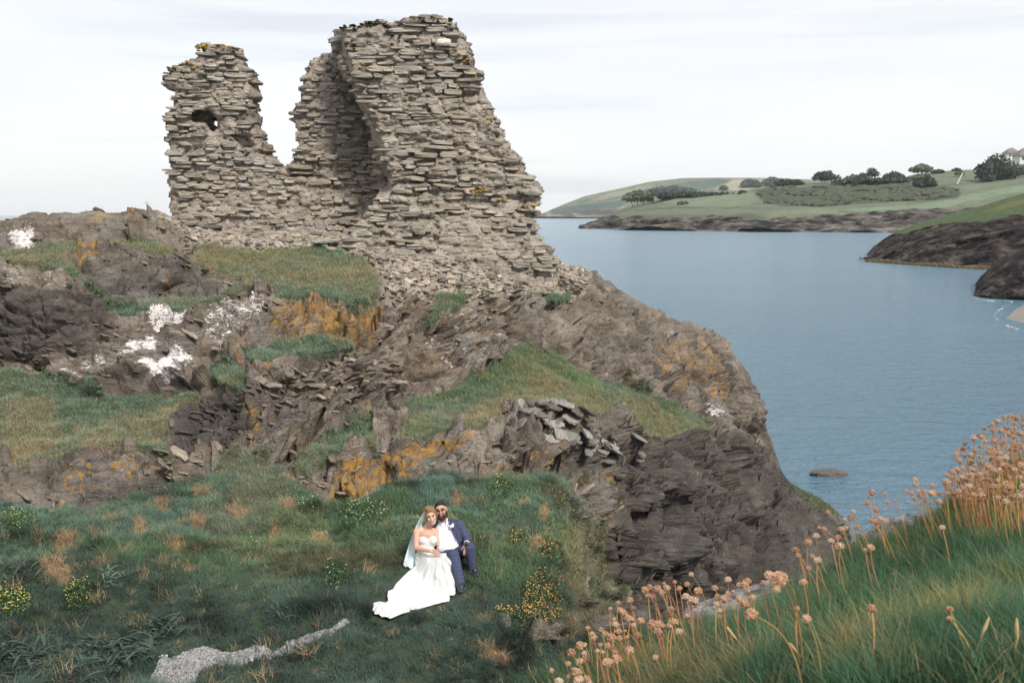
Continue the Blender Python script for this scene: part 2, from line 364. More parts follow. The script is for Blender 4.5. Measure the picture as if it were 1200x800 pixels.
G = {  # turf
 'upper': [(-230, 300), (0, 300), (28, 291), (105, 284), (200, 285), (255, 290), (300, 294), (330, 293), (400, 291), (428, 300), (446, 333), (430, 351), (380, 350), (330, 347), (318, 340), (290, 335), (262, 345), (215, 366), (150, 373), (128, 363), (95, 332), (60, 316), (0, 308), (-230, 315)],
 'low': [(-230, 425), (0, 436), (40, 440), (85, 448), (112, 462), (150, 468), (228, 462), (203, 485), (196, 526), (150, 524), (112, 530), (75, 537), (0, 560), (-230, 570)],
 'mound': [(-230, 592), (0, 590), (60, 602), (112, 600), (157, 578), (187, 581), (212, 575), (255, 549), (277, 519), (296, 534), (322, 549), (352, 575), (378, 598), (417, 590), (450, 574), (500, 565), (550, 562), (617, 563), (655, 568), (663, 593), (688, 640), (686, 673), (672, 700), (672, 740), (717, 745), (720, 860), (700, 1010), (-230, 1010)],
 'ledge': [(335, 549), (362, 528), (380, 517), (422, 506), (457, 489), (489, 468), (545, 450), (573, 433), (601, 413), (615, 402), (653, 415), (671, 430), (710, 449), (770, 465), (810, 481), (830, 500), (826, 522), (790, 517), (750, 526), (720, 516), (700, 500), (660, 478), (625, 473), (605, 484), (580, 500), (559, 507), (510, 511), (457, 517), (405, 527), (362, 553)],
 'shelf': [(575, 349), (640, 345), (672, 347), (670, 354), (620, 358), (575, 357)],
 'gully': [(515, 343), (548, 345), (540, 362), (520, 372), (505, 382), (508, 360)],
 'strip': [(297, 412), (330, 400), (370, 395), (402, 398), (418, 405), (395, 412), (340, 425), (300, 430), (285, 420)],
 'bit': [(243, 430), (262, 424), (300, 447), (292, 458), (262, 452)],
 'moss': [(922, 566), (958, 582), (985, 603), (960, 604), (935, 590)],
 'side': [(664, 562), (684, 566), (694, 600), (700, 645), (693, 690), (706, 738), (690, 742), (676, 700), (688, 660), (680, 600)],
}
ROCK_IN = [(80, 305), (100, 299), (130, 297), (190, 304), (230, 318), (270, 331), (266, 342), (240, 346), (200, 351), (160, 361), (130, 357), (105, 335)]
LICHEN = [([(328, 350), (355, 345), (405, 347), (450, 340), (452, 370), (440, 400), (415, 402), (390, 398), (345, 402), (310, 395), (325, 370)], .62),
 ([(294, 428), (310, 418), (352, 411), (345, 430), (300, 440)], .6), ([(420, 412), (432, 420), (446, 448), (430, 446)], .5),
 ([(385, 597), (372, 560), (400, 545), (450, 526), (520, 520), (566, 522), (522, 548), (497, 562), (450, 573), (417, 589)], .66),
 ([(226, 297), (236, 295), (256, 310), (246, 314)], .95), ([(88, 302), (112, 299), (114, 308), (96, 312)], .8), ([(186, 328), (204, 326), (206, 344), (192, 344)], .6),
 ([(222, 313), (273, 320), (273, 334), (245, 336)], .5), ([(98, 252), (128, 250), (128, 262), (104, 262)], .6), ([(148, 248), (164, 247), (162, 266), (152, 266)], .6),
 ([(288, 462), (308, 470), (310, 520), (292, 528), (284, 500)], .5), ([(773, 418), (786, 424), (802, 456), (790, 452)], .85), ([(815, 393), (830, 400), (860, 465), (846, 460), (826, 430)], .6),
 ([(685, 535), (712, 570), (706, 640), (690, 600)], .45), ([(690, 350), (720, 365), (725, 380), (700, 372)], .42), ([(548, 405), (566, 412), (572, 425), (556, 422)], .6),
 ([(842, 388), (852, 392), (866, 415), (852, 410)], .6), ([(-230, 262), (60, 252), (200, 250), (200, 282), (0, 285), (-230, 290)], .30), ([(425, 490), (440, 486), (436, 500), (424, 502)], .7),
 ([(300, 300), (330, 300), (445, 330), (445, 350), (330, 350), (310, 340)], .34), ([(105, 530), (190, 527), (196, 545), (120, 548)], .42), ([(640, 300), (860, 400), (880, 470), (700, 420)], .24)]
QUARTZ = [([(171, 372), (200, 366), (220, 363), (219, 376), (208, 384), (185, 388)], .8), ([(164, 443), (196, 425), (210, 408), (222, 412), (232, 426), (224, 437), (196, 447)], .98),
 ([(132, 434), (150, 415), (185, 405), (188, 420), (160, 432)], .72), ([(90, 410), (122, 409), (118, 425), (104, 432), (88, 424)], .62), ([(238, 382), (250, 362), (268, 345), (292, 340), (316, 345), (313, 368), (300, 384), (255, 402), (236, 396)], .50),
 ([(286, 344), (315, 344), (304, 368), (280, 386), (268, 392), (290, 366)], .62),
 ([(5, 278), (38, 276), (42, 291), (16, 292)], .85), ([(66, 430), (98, 436), (96, 446), (70, 446)], .62), ([(520, 376), (526, 376), (533, 430), (526, 434)], .6), ([(816, 472), (830, 470), (846, 482), (846, 488), (822, 482)], .85),
 ([(780, 380), (800, 376), (880, 470), (920, 600), (880, 640), (840, 500)], .10), ([(300, 330), (286, 326), (286, 332), (300, 334)], .9), ([(0, 310), (60, 318), (90, 345), (60, 340), (0, 330)], .30), ([(690, 470), (840, 480), (930, 620), (800, 690), (700, 560)], .06),
 ([(500, 370), (570, 360), (600, 420), (560, 440), (520, 430)], .30)]
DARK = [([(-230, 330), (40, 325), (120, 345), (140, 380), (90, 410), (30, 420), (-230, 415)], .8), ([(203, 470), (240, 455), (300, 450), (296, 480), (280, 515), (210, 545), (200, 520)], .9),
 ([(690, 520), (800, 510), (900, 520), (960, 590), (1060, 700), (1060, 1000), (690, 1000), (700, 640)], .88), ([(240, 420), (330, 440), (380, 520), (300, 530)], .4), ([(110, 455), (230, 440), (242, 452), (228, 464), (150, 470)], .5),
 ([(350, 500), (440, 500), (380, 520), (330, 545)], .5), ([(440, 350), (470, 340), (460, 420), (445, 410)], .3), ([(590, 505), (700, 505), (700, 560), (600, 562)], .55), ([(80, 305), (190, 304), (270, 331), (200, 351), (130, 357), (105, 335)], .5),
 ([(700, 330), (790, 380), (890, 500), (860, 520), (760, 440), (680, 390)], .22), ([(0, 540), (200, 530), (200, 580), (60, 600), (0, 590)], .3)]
PALE = [([(190, 250), (430, 270), (640, 280), (690, 320), (680, 345), (620, 350), (560, 345), (460, 335), (430, 300), (300, 292), (220, 285)], 1.0), ([(590, 360), (690, 360), (690, 400), (620, 395)], .3), ([(0, 305), (70, 318), (100, 345), (60, 345), (0, 325)], .45)]
DRYG = [([(640, 440), (840, 500), (820, 525), (720, 520), (660, 480), (600, 486), (560, 500), (520, 510), (560, 470)], .42), ([(-230, 290), (0, 300), (28, 291), (105, 284), (445, 300), (446, 350), (300, 335), (60, 316)], .42),
 ([(0, 470), (60, 470), (80, 520), (0, 560)], .5), ([(180, 480), (230, 465), (200, 520), (100, 530), (80, 500)], .45), ([(640, 570), (690, 640), (680, 740), (660, 740), (655, 600)], .45), ([(668, 545), (712, 560), (712, 700), (690, 700)], .4)]
SPOTS = [(237, 580, 14, 7), (163, 622, 10, 12), (205, 645, 9, 9), (80, 640, 14, 8), (70, 680, 18, 8), (225, 668, 7, 5), (283, 600, 16, 6), (185, 595, 9, 7), (338, 595, 8, 8), (322, 628, 5, 6), (372, 632, 9, 8), (262, 627, 9, 4), (232, 610, 8, 8),
 (535, 583, 9, 5), (375, 632, 9, 10), (128, 612, 8, 7), (610, 593, 8, 4), (634, 600, 7, 9), (628, 632, 9, 8), (580, 778, 20, 7), (345, 560, 12, 7), (205, 616, 5, 4), (122, 668, 7, 6)]

wob = PT(PXh, PYh, np.ones_like(PXh) * 10)
jx = PXh + 8 * fbm(wob * 3, 4, 3); jy = PYh + 6 * fbm(wob * 3, 4, 9)
def msk(polys, soft, px=jx, py=jy):
    r = np.zeros_like(px)
    for p in polys:
        a = 1.0
        if isinstance(p, tuple): p, a = p
        r = np.maximum(r, a * sstep(-soft, soft, polysd(px, py, p)))
    return r
grass = msk(G.values(), 2.2)
grass *= 1 - msk([ROCK_IN], 3)
HOLLOW = [(556, 742), (580, 734), (612, 727), (648, 732), (662, 742), (640, 749), (600, 748)]
grass *= 1 - msk([HOLLOW], 2.5)
nib = fbm(wob * 2.4, 3, 33); grass *= 1 - .9 * sstep(.30, .42, nib) * (PYh < 560)
gside = msk([G['side'], G['moss']], 6)
grass = np.where(gside > .3, np.minimum(grass, .55), grass)
mound = msk([G['mound']], 3)
LICHEN += [([(330, 345), (452, 340), (450, 400), (320, 400)], .5), ([(376, 560), (450, 528), (560, 525), (500, 562), (417, 595), (384, 596)], .5), ([(770, 400), (800, 395), (870, 470), (850, 480), (800, 450)], .5), ([(455, 345), (560, 350), (600, 400), (560, 440), (470, 440)], .36), ([(230, 400), (300, 395), (310, 440), (240, 440)], .35), ([(300, 520), (380, 500), (400, 540), (340, 548)], .35), ([(560, 540), (660, 545), (660, 570), (560, 562)], .42), ([(0, 318), (70, 330), (100, 350), (0, 345)], .3), ([(60, 545), (200, 540), (230, 560), (60, 590)], .45), ([(205, 300), (235, 302), (240, 320), (210, 318)], .55)]
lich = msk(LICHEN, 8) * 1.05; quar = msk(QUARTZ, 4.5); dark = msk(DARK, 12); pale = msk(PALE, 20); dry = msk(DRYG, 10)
for (sx, sy, rx, ry) in SPOTS:
    dry = np.maximum(dry, sstep(1.25, .6, np.sqrt(((jx - sx) / rx) ** 2 + ((jy - sy) / ry) ** 2)))
rough_g = fbm(hd.P * .5, 3, 40)
dry = np.clip(dry + .30 * sstep(.1, .5, rough_g) * (grass > .5), 0, 1)

# relief
P0 = hd.P.copy(); rock = 1 - sstep(.2, .8, grass)
th = np.interp(P0[..., 0], [-12, -6, -1, 2, 9], [R(12), R(20), R(-20), R(-52), R(-60)])
s_ = P0[..., 2] * np.cos(th) - P0[..., 0] * np.sin(th); t_ = P0[..., 0] * np.cos(th) + P0[..., 2] * np.sin(th)
warp = fbm(P0 * .45, 3, 5)
Q = np.stack([t_ * .55, P0[..., 1] * .7, s_ * 1.7 + warp * 1.2], -1)
b1, b2, bv = worley(Q * .95, 2)
c1, c2, cv = worley(Q * 2.6 + 5, 6)
big = fbm(P0 * .35, 3, 1)
rg = fbm(Q * .9, 5, 8, .55, ridge=True)
lay = fbm(np.stack([t_ * .7, P0[..., 1] * .7, s_ * 5 + warp * 3], -1), 4, 14, .6)
fc1 = facets(Q * .85 + 3, 52); fc2 = facets(Q * 3.0 + 9, 57)
cl = msk([[(690, 500), (800, 500), (930, 560), (1060, 700), (1060, 1000), (700, 1000), (690, 640)]], 25); kf = 1 - .65 * cl
d = rock * (.62 * fc1 + .17 * kf * fc2 + .30 * (bv - .45) + .20 * (cv - .5) + .20 * rg + .13 * kf * lay + .36 * big - .20 * sstep(.16, 0, b2 - b1) - .07 * sstep(.12, 0, c2 - c1) - .02)
tal = sstep(.4, .9, pale) * rock
cl = msk([[(690, 500), (800, 500), (930, 560), (1060, 700), (1060, 1000), (700, 1000), (690, 640)]], 25)
ribs = fbm(np.stack([t_ * .22, P0[..., 1] * .25, s_ * .75 + warp * .8], -1), 3, 130, .5, ridge=True)
d = d + cl * rock * 1.15 * (ribs - .1)
d = d * (1 - .6 * tal) + tal * .10 * (worley(P0 * [3.5, 3.5, 7], 44)[2] - .5)
hum = fbm(P0 * [1.1, 1.1, 1.6], 4, 21); hum2 = 1 - np.abs(fbm(P0 * 2.3, 3, 25)) * 2
d = d + (1 - rock) * (.19 * hum + .07 * hum2 + .10 * fbm(P0 * 2.0, 2, 29)) * np.where(mound > .5, 1.0, .8)
seat = np.exp(-(((PXh - 500) / 75) ** 2 + ((PYh - 685) / 45) ** 2) ** 2)
seat = np.maximum(seat, np.exp(-(((PXh - 448) / 44) ** 2 + ((PYh - 720) / 30) ** 2) ** 2))
d *= 1 - seat
d *= 1 - .6 * sstep(880, 950, PXh)
d *= np.clip((PYh - hd.top[None]) / 22, .22, 1); d[hd.nfront:] *= .6
hd.P = P0 + hd.N * d[..., None]
hd.N = grid_normals(hd.P); hd.N *= np.where(hd.N[..., 2:3].mean() < 0, -1, 1)
# hollow bank by the flowers below the couple
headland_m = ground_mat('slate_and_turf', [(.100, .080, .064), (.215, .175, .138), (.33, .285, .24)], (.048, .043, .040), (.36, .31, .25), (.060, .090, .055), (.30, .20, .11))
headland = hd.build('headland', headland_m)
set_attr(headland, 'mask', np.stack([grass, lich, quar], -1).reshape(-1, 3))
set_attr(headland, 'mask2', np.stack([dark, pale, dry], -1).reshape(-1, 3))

# gravel path: a thin sheet of its own just above the turf
PATH = [[(165, 812), (190, 790), (215, 771), (240, 764), (312, 762), (322, 768), (300, 776), (268, 781), (245, 790), (215, 812)], [(300, 772), (324, 764), (345, 755), (368, 745), (392, 741), (408, 736), (411, 738), (398, 745), (380, 750), (358, 759), (344, 764)]]
pm = msk(PATH, 1.5, PXh + .5 * (jx - PXh), PYh + .5 * (jy - PYh))
nr, nc = PXh.shape
qs = grid_quads(nr, nc); sel = qs[(pm.reshape(-1)[qs] > .35).all(1)]
used, inv = np.unique(sel, return_inverse=True)
grav = M('gravel', .9, .2); gv = grav.ramp(grav.voro(42, grav.coord(), out="Color"), [(0, .25), (1, 1.0)]); gd = grav.voro(42)
grav.col(grav.mix(.45, (.20, .196, .19), grav.mix(1.0, (.34, .33, .325), gv, 'MULTIPLY'))); grav.bump(grav.math('SUBTRACT', 1.0, gd), .02)
path = big_mesh('gravel_path', (hd.P + hd.N * .012).reshape(-1, 3)[used], inv.reshape(-1, 4), grav.m); tag(path, kind='structure')

# ------------------------------------------------------------------ far land across the bay
def far_mask(px, py, polys, soft):
    r = np.zeros_like(px)
    for p, a in polys: r = np.maximum(r, a * sstep(-soft, soft, polysd(px, py, p)))
    return r
def far_mat(name, fields, rockc, darkc, k):
    m = M(name, .95, .15)
    A = m.rgb(m.attr('mask').outputs['Color'])
    g = m.mix(A[1], fields[0], fields[1]); g = m.mix(A[2], g, fields[2])
    g = m.mix(m.ramp(m.noise(k * .6, 5), [(.35, 0.0), (.65, .5)]), g, m.mix(1.0, g, (.62, .66, .6), 'MULTIPLY'))
    rv = m.ramp(m.noise(k * 1.0, 7, .65, m.coord((1, 1, 2.2), (0, R(-35), 0)), .4), [(.42, darkc), (.54, rockc), (.66, tuple(x * 2.6 for x in rockc))])
    m.col(m.mix(m.ramp(m.math('ADD', A[0], m.math('MULTIPLY', m.math('SUBTRACT', m.noise(k * 1.6, 5, .6), .5), 1.1)), [(.45, 0.0), (.55, 1.0)]), rv, g))
    m.bump(m.noise(k * 2, 6, .65), .6 / k, .8)
    return m.m

def far_sheet(name, cols, n, bot, top, Yf, back, mat, veg, m1, m2, amp, fr, dip=0.0, soft=1.2, seed=60):
    sh = Sheet(cols, n, bot, top, Yf, back)
    wx = sh.PX + .9 * fbm(PT(sh.PX, sh.PY, np.ones_like(sh.PX) * 30) * 2.2, 3, 70); wy = sh.PY + .6 * fbm(PT(sh.PX, sh.PY, np.ones_like(sh.PX) * 30) * 2.2, 3, 71)
    v = veg(wx, wy) if callable(veg) else far_mask(wx, wy, veg, soft)
    a = far_mask(wx, wy, m1, soft); b = far_mask(wx, wy, m2, soft)
    P = sh.P; th = dip
    q = np.stack([(P[..., 0] * math.cos(th) + P[..., 2] * math.sin(th)) * fr * .5, P[..., 1] * fr * .5, (P[..., 2] * math.cos(th) - P[..., 0] * math.sin(th)) * fr * 1.6], -1)
    bb1, bb2, bvv = worley(q * .8, seed)
    dd = amp * (1 - .85 * v) * (fbm(q, 4, seed, .55, ridge=True) + .9 * (bvv - .5)) + amp * .25 * fbm(q * .5, 3, seed + 9)
    dd[sh.nfront:] *= 0; dd[sh.nfront - 3:sh.nfront] *= .4
    sh.P = P + np.stack([0 * dd, -dd * .8, dd * .6], -1)
    o = sh.build(name, mat); set_attr(o, 'mask', np.stack([v, a, b], -1).reshape(-1, 3)); return sh, o

flat_back = lambda a, z: [(a * .3, -z * .1), (a, 0), (a * 1.5, 40), (a * 1.8, 130)]
# the far hill
fh, _ = far_sheet('far_hill', np.arange(600, 1010, 1.3), 50, 256.2, [(600, 256.2), (628, 252), (640, 248.5), (650, 244), (667, 237), (685, 230), (700, 226.5), (735, 219), (760, 213), (800, 208.8), (840, 208.2), (900, 208.5), (960, 211), (1010, 214)],
    lambda x, y: 2500 + 10 * (256 - y), [(200, 0), (600, 20), (900, 200)],
    far_mat('hill_fields', [(.20, .22, .16), (.085, .135, .12), (.40, .36, .27)], (.16, .14, .13), (.08, .08, .08), .02),
    [([(600, 251), (640, 250), (690, 246), (760, 240), (1010, 250), (1010, 190), (600, 190)], 1)],
    [([(700, 236), (750, 226), (800, 224), (900, 221), (900, 222.2), (800, 225.2), (750, 227.4), (700, 237.4)], 1), ([(735, 219.2), (742, 219), (760, 232), (752, 232)], .8), ([(758, 222), (800, 214), (840, 209), (858, 211), (850, 215), (820, 224), (790, 228), (760, 228)], .8), ([(640, 246), (680, 240), (720, 236), (740, 232), (720, 248), (650, 250)], .9), ([(676, 236), (712, 226), (700, 232), (680, 240)], .6), ([(755, 222), (805, 218), (812, 226), (760, 228)], .9)],
    [([(640, 243), (700, 231), (760, 219), (800, 211), (800, 212), (760, 220.2), (700, 232.2), (640, 244.2)], .0), ([(838, 222), (858, 211), (900, 209), (900, 218), (870, 224)], .85), ([(690, 232), (760, 216), (770, 219), (730, 228), (700, 236)], .35)], 10, .006, 0)
# the golf-course headland
F2TOP = [(678, 267.6), (690, 263), (700, 258.5), (712, 252), (730, 244), (745, 239), (760, 235), (790, 229), (830, 225.5), (880, 223), (905, 219), (930, 216.5), (960, 214.5), (1000, 212.5), (1040, 210), (1062, 207), (1075, 203.5), (1100, 201), (1122, 199.5), (1150, 198.5), (1200, 192), (1260, 186), (1330, 180)]
def f2y(x, y):
    yb = YW(np.interp(x, [678, 720, 900, 1050, 1330], [267.8, 269.6, 271.8, 272.8, 273]))
    yl = np.interp(x, [678, 720, 900, 1050, 1330], [267.8, 269.6, 271.8, 272.8, 273]); t = np.clip((yl - y) / np.maximum(yl - np.interp(x, *zip(*F2TOP)), 1), 0, 1)
    return yb * (1 + .06 * np.minimum(t * 4, 1) + .55 * t * t)
scrub_poly = [[(888, 223), (900, 217), (925, 216), (935, 220), (975, 217), (1000, 213.5), (1030, 212.5), (1062, 213), (1075, 217), (1085, 219), (1118, 221), (1126, 227), (1122, 233), (1095, 235), (1060, 236), (1000, 239), (960, 243), (935, 242), (915, 243), (903, 240), (890, 233)],
              [(741, 228), (900, 221), (900, 222.4), (741, 229.8)]]
f2, f2o = far_sheet('golf_headland', np.concatenate([np.arange(678, 1204, 1.1), np.arange(1208, 1330, 6)]), 120, [(678, 268.6), (720, 270.4), (900, 272.4), (1050, 273.6), (1330, 273.6)], F2TOP, f2y,
    [(100, 0), (500, 5), (700, 60), (900, 150)],
    far_mat('links_turf', [(.175, .195, .135), (.215, .275, .185), (.075, .090, .062)], (.100, .088, .076), (.012, .012, .014), .07),
    lambda x, y: sstep(-1.5, 1.5, np.interp(x, [678, 700, 760, 830, 880, 940, 1000, 1060, 1130, 1330], [258, 255.5, 256, 257, 258, 256, 250, 248, 244, 240]) - y + 2.6 * fbm(np.stack([x * .06, y * .2, 0 * x], -1), 3, 88)),
    [([(985, 246), (1080, 238), (1140, 228), (1210, 214), (1210, 224), (1160, 232), (1100, 243), (1010, 248)], .9), ([(770, 232), (880, 224), (890, 236), (840, 246), (780, 240)], .6), ([(1130, 212), (1210, 200), (1210, 212), (1130, 224)], .35), ([(900, 248), (985, 244), (980, 250), (905, 253)], .5)],
    [(p, .9) for p in scrub_poly] + [([(745, 246), (800, 243), (880, 243), (890, 244.4), (800, 244.6), (745, 247.4)], .7), ([(1085, 219), (1140, 214), (1210, 206), (1210, 207.5), (1140, 215.6), (1085, 220.6)], .8), ([(985, 228), (1040, 226), (1040, 227.5), (985, 229.5)], 1)] + [([(690, 262), (740, 252), (850, 252), (850, 258), (700, 262)], .5), ([(830, 256), (880, 250), (900, 256), (880, 262)], .6), ([(930, 254), (1060, 247), (1130, 242), (1060, 256)], .45)], 5.5, .035, R(-20))
# the nearer dark headland
def wl(xs, ys):
    return lambda x: np.interp(x, xs, ys)
w3 = wl([1008, 1040, 1080, 1130, 1180, 1330], [305, 307.5, 310.5, 313.5, 316, 322])
F3TOP = [(1008, 305.5), (1016, 298), (1026, 290), (1038, 281), (1052, 273), (1068, 266.5), (1090, 259), (1112, 253), (1135, 247.5), (1160, 240), (1180, 233.5), (1200, 228), (1250, 214), (1330, 195)]
def f3y(x, y):
    yl = w3(x); t = np.clip((yl - y) / np.maximum(yl - np.interp(x, *zip(*F3TOP)), 1), 0, 1)
    return YW(yl) * (1 + .10 * t + .22 * t ** 3)
f3, _ = far_sheet('dark_headland', np.concatenate([np.arange(1008, 1204, .7), np.arange(1206, 1330, 4)]), 130, [(1008, 306.4), (1040, 309), (1080, 312), (1130, 315), (1180, 317.5), (1330, 324)], F3TOP, f3y,
    [(6, -.5), (30, 0), (60, 12), (80, 40)],
    far_mat('cliff_turf', [(.095, .130, .060), (.24, .21, .07), (.12, .10, .06)], (.055, .045, .038), (.008, .008, .010), .20),
    lambda x, y: sstep(-2, 2, np.interp(x, [1008, 1040, 1070, 1100, 1140, 1170, 1200, 1330], [288, 278, 271, 266, 261, 258, 253, 243]) - y + 3.2 * fbm(np.stack([x * .05, y * .08, 0 * x], -1), 3, 90)),
    [([(1150, 250), (1180, 238), (1210, 232), (1210, 236), (1170, 247)], .55)], [([(1060, 272), (1140, 262), (1210, 252), (1210, 262), (1120, 268)], .5)], 2.2, .16, R(42), 1.5)
# tidal band at its foot
w4 = wl([1140, 1160, 1180, 1205, 1330], [347, 349.5, 350.5, 352, 358])
F4TOP = [(1140, 347.5), (1143, 337), (1149, 328), (1158, 320), (1168, 312), (1180, 305), (1192, 299), (1204, 293), (1330, 250)]
def f4y(x, y):
    yl = w4(x); t = np.clip((yl - y) / np.maximum(yl - np.interp(x, *zip(*F4TOP)), 1), 0, 1)
    return YW(yl) * (1 + .05 * t + .08 * t ** 3)
f4, _ = far_sheet('near_cliff', np.concatenate([np.arange(1140, 1204, .6), np.arange(1206, 1330, 4)]), 90, [(1140, 349), (1160, 351), (1205, 354), (1330, 360)], F4TOP, f4y,
    [(3, -.3), (10, 0), (20, 6), (30, 20)],
    far_mat('wet_cliff_rock', [(.07, .10, .04), (.1, .1, .05), (.1, .08, .05)], (.040, .034, .030), (.010, .010, .012), .35),
    [([(1196, 290), (1340, 240), (1340, 262), (1204, 299)], .8)], [], [([(1160, 338), (1200, 335), (1204, 345), (1165, 349)], .6)], 1.3, .35, R(40), 1.2)

# pale band of weed and barnacles at the waterline of the dark headland
bm = bmesh.new()
weed = plain('tidal_weed', (.17, .13, .07), .8, .3, .3, 1.5)
xs_ = np.arange(1010, 1172, 1.5); vv = []; ff = []
for i, x in enumerate(xs_):
    yl = float(w3(x)) + 1.0; hgt = 1.9 + .8 * math.sin(x * .11) + .9 * random.random()
    Yb = float(YW(yl)); a = PT(x, yl, Yb); h = hgt * (Yb / F_PX)
    for (dy, dz) in ((-1.6, -1.0), (-1.0, h * .7), (.6, h + .3), (4.5, h)):
        vv.append((a[0], a[1] + dy + 1.0 * math.sin(x * .9), SEA + dz))
n = len(xs_)
for i in range(n - 1):
    for k in range(3): ff.append((i * 4 + k, (i + 1) * 4 + k, (i + 1) * 4 + k + 1, i * 4 + k + 1))
tag(mesh_obj('tidal_ledge', vv, ff, weed, smooth=False), kind='structure')

# beach and surf
sandm = M('wet_sand', .45, .4); sandm.col(sandm.mix(sandm.noise(.4, 5), (.13, .105, .09), (.20, .165, .14))); sandm.bump(sandm.noise(3, 5), .05)
sp = [(1172, 376), (1180, 368), (1190, 362), (1200, 357), (1260, 356), (1330, 362), (1330, 420), (1230, 392), (1200, 384), (1186, 381)]
sv = [PT(x, y, YW(y, SEA + .25)) for x, y in sp]; sv = [(a[0], a[1], SEA + .25 - .4 * (1 if i in (0, 1, 8, 9, 7) else 0)) for i, a in enumerate(sv)]
tag(mesh_obj('beach', sv, [tuple(range(len(sv)))[::-1]], sandm.m), kind='structure')
foam = M('surf_foam', .6, .4); fa = foam.ramp(foam.noise(.9, 8, .8), [(.50, 0.0), (.60, .75)]); foam.col((.75, .78, .80)); foam.L(fa, foam.b.inputs['Alpha'])
def strip(name, pts, wdt, z, mat):
    vv = []; ff = []
    P_ = []
    for i in range(len(pts) - 1):
        for t in np.linspace(0, 1, 10, endpoint=False): P_.append((np.array(pts[i]) * (1 - t) + np.array(pts[i + 1]) * t))
    P_.append(np.array(pts[-1]))
    for i, p in enumerate(P_):
        a = wdt * (.35 + .8 * abs(math.sin(i * .7)) + .5 * random.random())
        for s in (-.5, 0, .5):
            y = p[1] + s * a; q = PT(p[0] + random.uniform(-.3, .3), y, YW(y, z)); vv.append((q[0], q[1], z + (.12 if s == 0 else 0)))
    for i in range(len(P_) - 1):
        for k in (0, 1): ff.append((i * 3 + k, (i + 1) * 3 + k, (i + 1) * 3 + k + 1, i * 3 + k + 1))
    return tag(mesh_obj(name, vv, ff, mat, smooth=True), kind='structure')
strip('surf', [(1144, 350), (1156, 351.5), (1168, 353), (1178, 352), (1187, 354), (1178, 359), (1170, 364), (1164, 370), (1172, 377), (1184, 383), (1200, 388), (1230, 396)], 2.2, SEA + .06, foam.m)

# ------------------------------------------------------------------ foreground bank
BT = [(430, 1010), (500, 930), (560, 870), (600, 832), (640, 803), (680, 783), (720, 765), (770, 752), (810, 745), (860, 732), (900, 715), (940, 694), (975, 676), (1010, 652), (1045, 636), (1080, 622), (1110, 604), (1140, 585), (1170, 566), (1200, 548), (1260, 515), (1400, 450), (1700, 400)]
BC = [(500, 940, 3.0), (600, 840, 3.3), (640, 806, 3.5), (700, 775, 3.6), (770, 753, 3.7), (860, 733, 3.7), (940, 696, 3.75), (1010, 654, 3.8), (1080, 624, 4.0), (1140, 588, 4.3), (1200, 550, 4.7), (1260, 518, 5.0), (1400, 455, 5.6), (1700, 402, 6.2),
      (560, 1000, 2.3), (700, 860, 2.55), (640, 900, 2.6), (800, 800, 2.85), (700, 1000, 1.9), (900, 800, 2.3), (860, 760, 3.0), (900, 1000, 1.45), (1000, 720, 2.9), (1000, 800, 2.05), (1100, 700, 2.85), (1100, 800, 1.9), (1100, 1000, 1.25), (1200, 600, 3.9), (1200, 700, 2.6), (1200, 800, 1.8), (1200, 1000, 1.2), (1400, 600, 3.6), (1400, 800, 1.75), (1400, 1000, 1.2), (1700, 600, 3.4), (1700, 1000, 1.2), (430, 1010, 2.6)]
Ybank = rbf(BC, 1.0)
bk = Sheet(np.concatenate([np.arange(430, 600, 6), np.arange(600, 1215, 2.2), np.arange(1220, 1700, 12)]), 170, 1060, BT, Ybank, [(.12, .06), (.3, .35), (.45, .9), (.6, 1.8), (.9, 3.2), (1.3, 5.5)])
db = .035 * fbm(bk.P * 3.2, 4, 51) + .02 * fbm(bk.P * 9, 3, 52)
bk.P = bk.P + bk.N * db[..., None]; bk.N = grid_normals(bk.P); bk.N *= (1 if bk.N[..., 2].mean() > 0 else -1)
bank_m = ground_mat('bank_turf', [(.10, .09, .08), (.18, .17, .15), (.25, .24, .22)], (.04, .035, .03), (.3, .27, .22), (.030, .048, .028), (.16, .11, .06), k=3.0, bumpd=.012)
bank = bk.build('foreground_bank', bank_m)
one = np.ones(bk.PX.size)
set_attr(bank, 'mask', np.stack([one, 0 * one, 0 * one], -1)); set_attr(bank, 'mask2', np.stack([0 * one, 0 * one, np.clip(fbm(bk.P * 4, 3, 55).ravel() * 1.2 + .2, 0, 1)], -1))

# ------------------------------------------------------------------ rocks
def blob(res=5):
    bm_ = bmesh.new(); bmesh.ops.create_icosphere(bm_, subdivisions=res, radius=1.0); bm_.verts.ensure_lookup_table()
    v = np.array([q.co[:] for q in bm_.verts]); f = [[a.index for a in q.verts] for q in bm_.faces]; bm_.free(); return v, f
def rock_shape(size, seed, strata=6, res=5, rot=0.0, tilt=0.0, boxy=.65):
    v, f = blob(res)
    m_ = np.abs(v).max(1, keepdims=True); v = v * (1 - boxy) + v / m_ * boxy * .85
    q = v * [1.2, 1.2, strata * .5] + seed
    b1_, b2_, bv_ = worley(q, seed % 97)
    rr = .16 * (bv_ - .5) + .10 * fbm(q * 1.3, 4, seed, ridge=True) + .06 * fbm(v * 6 + seed, 3, seed + 3)
    v = v * (1 + rr[:, None]) * [1, 1, 1]
    v = v * np.array(size)
    c, s = math.cos(tilt), math.sin(tilt); v = v @ np.array([[c, 0, -s], [0, 1, 0], [s, 0, c]])
    c, s = math.cos(rot), math.sin(rot); v = v @ np.array([[c, s, 0], [-s, c, 0], [0, 0, 1]])
    return v, f
grey_rock = M('grey_lichened_rock', .9, .25)
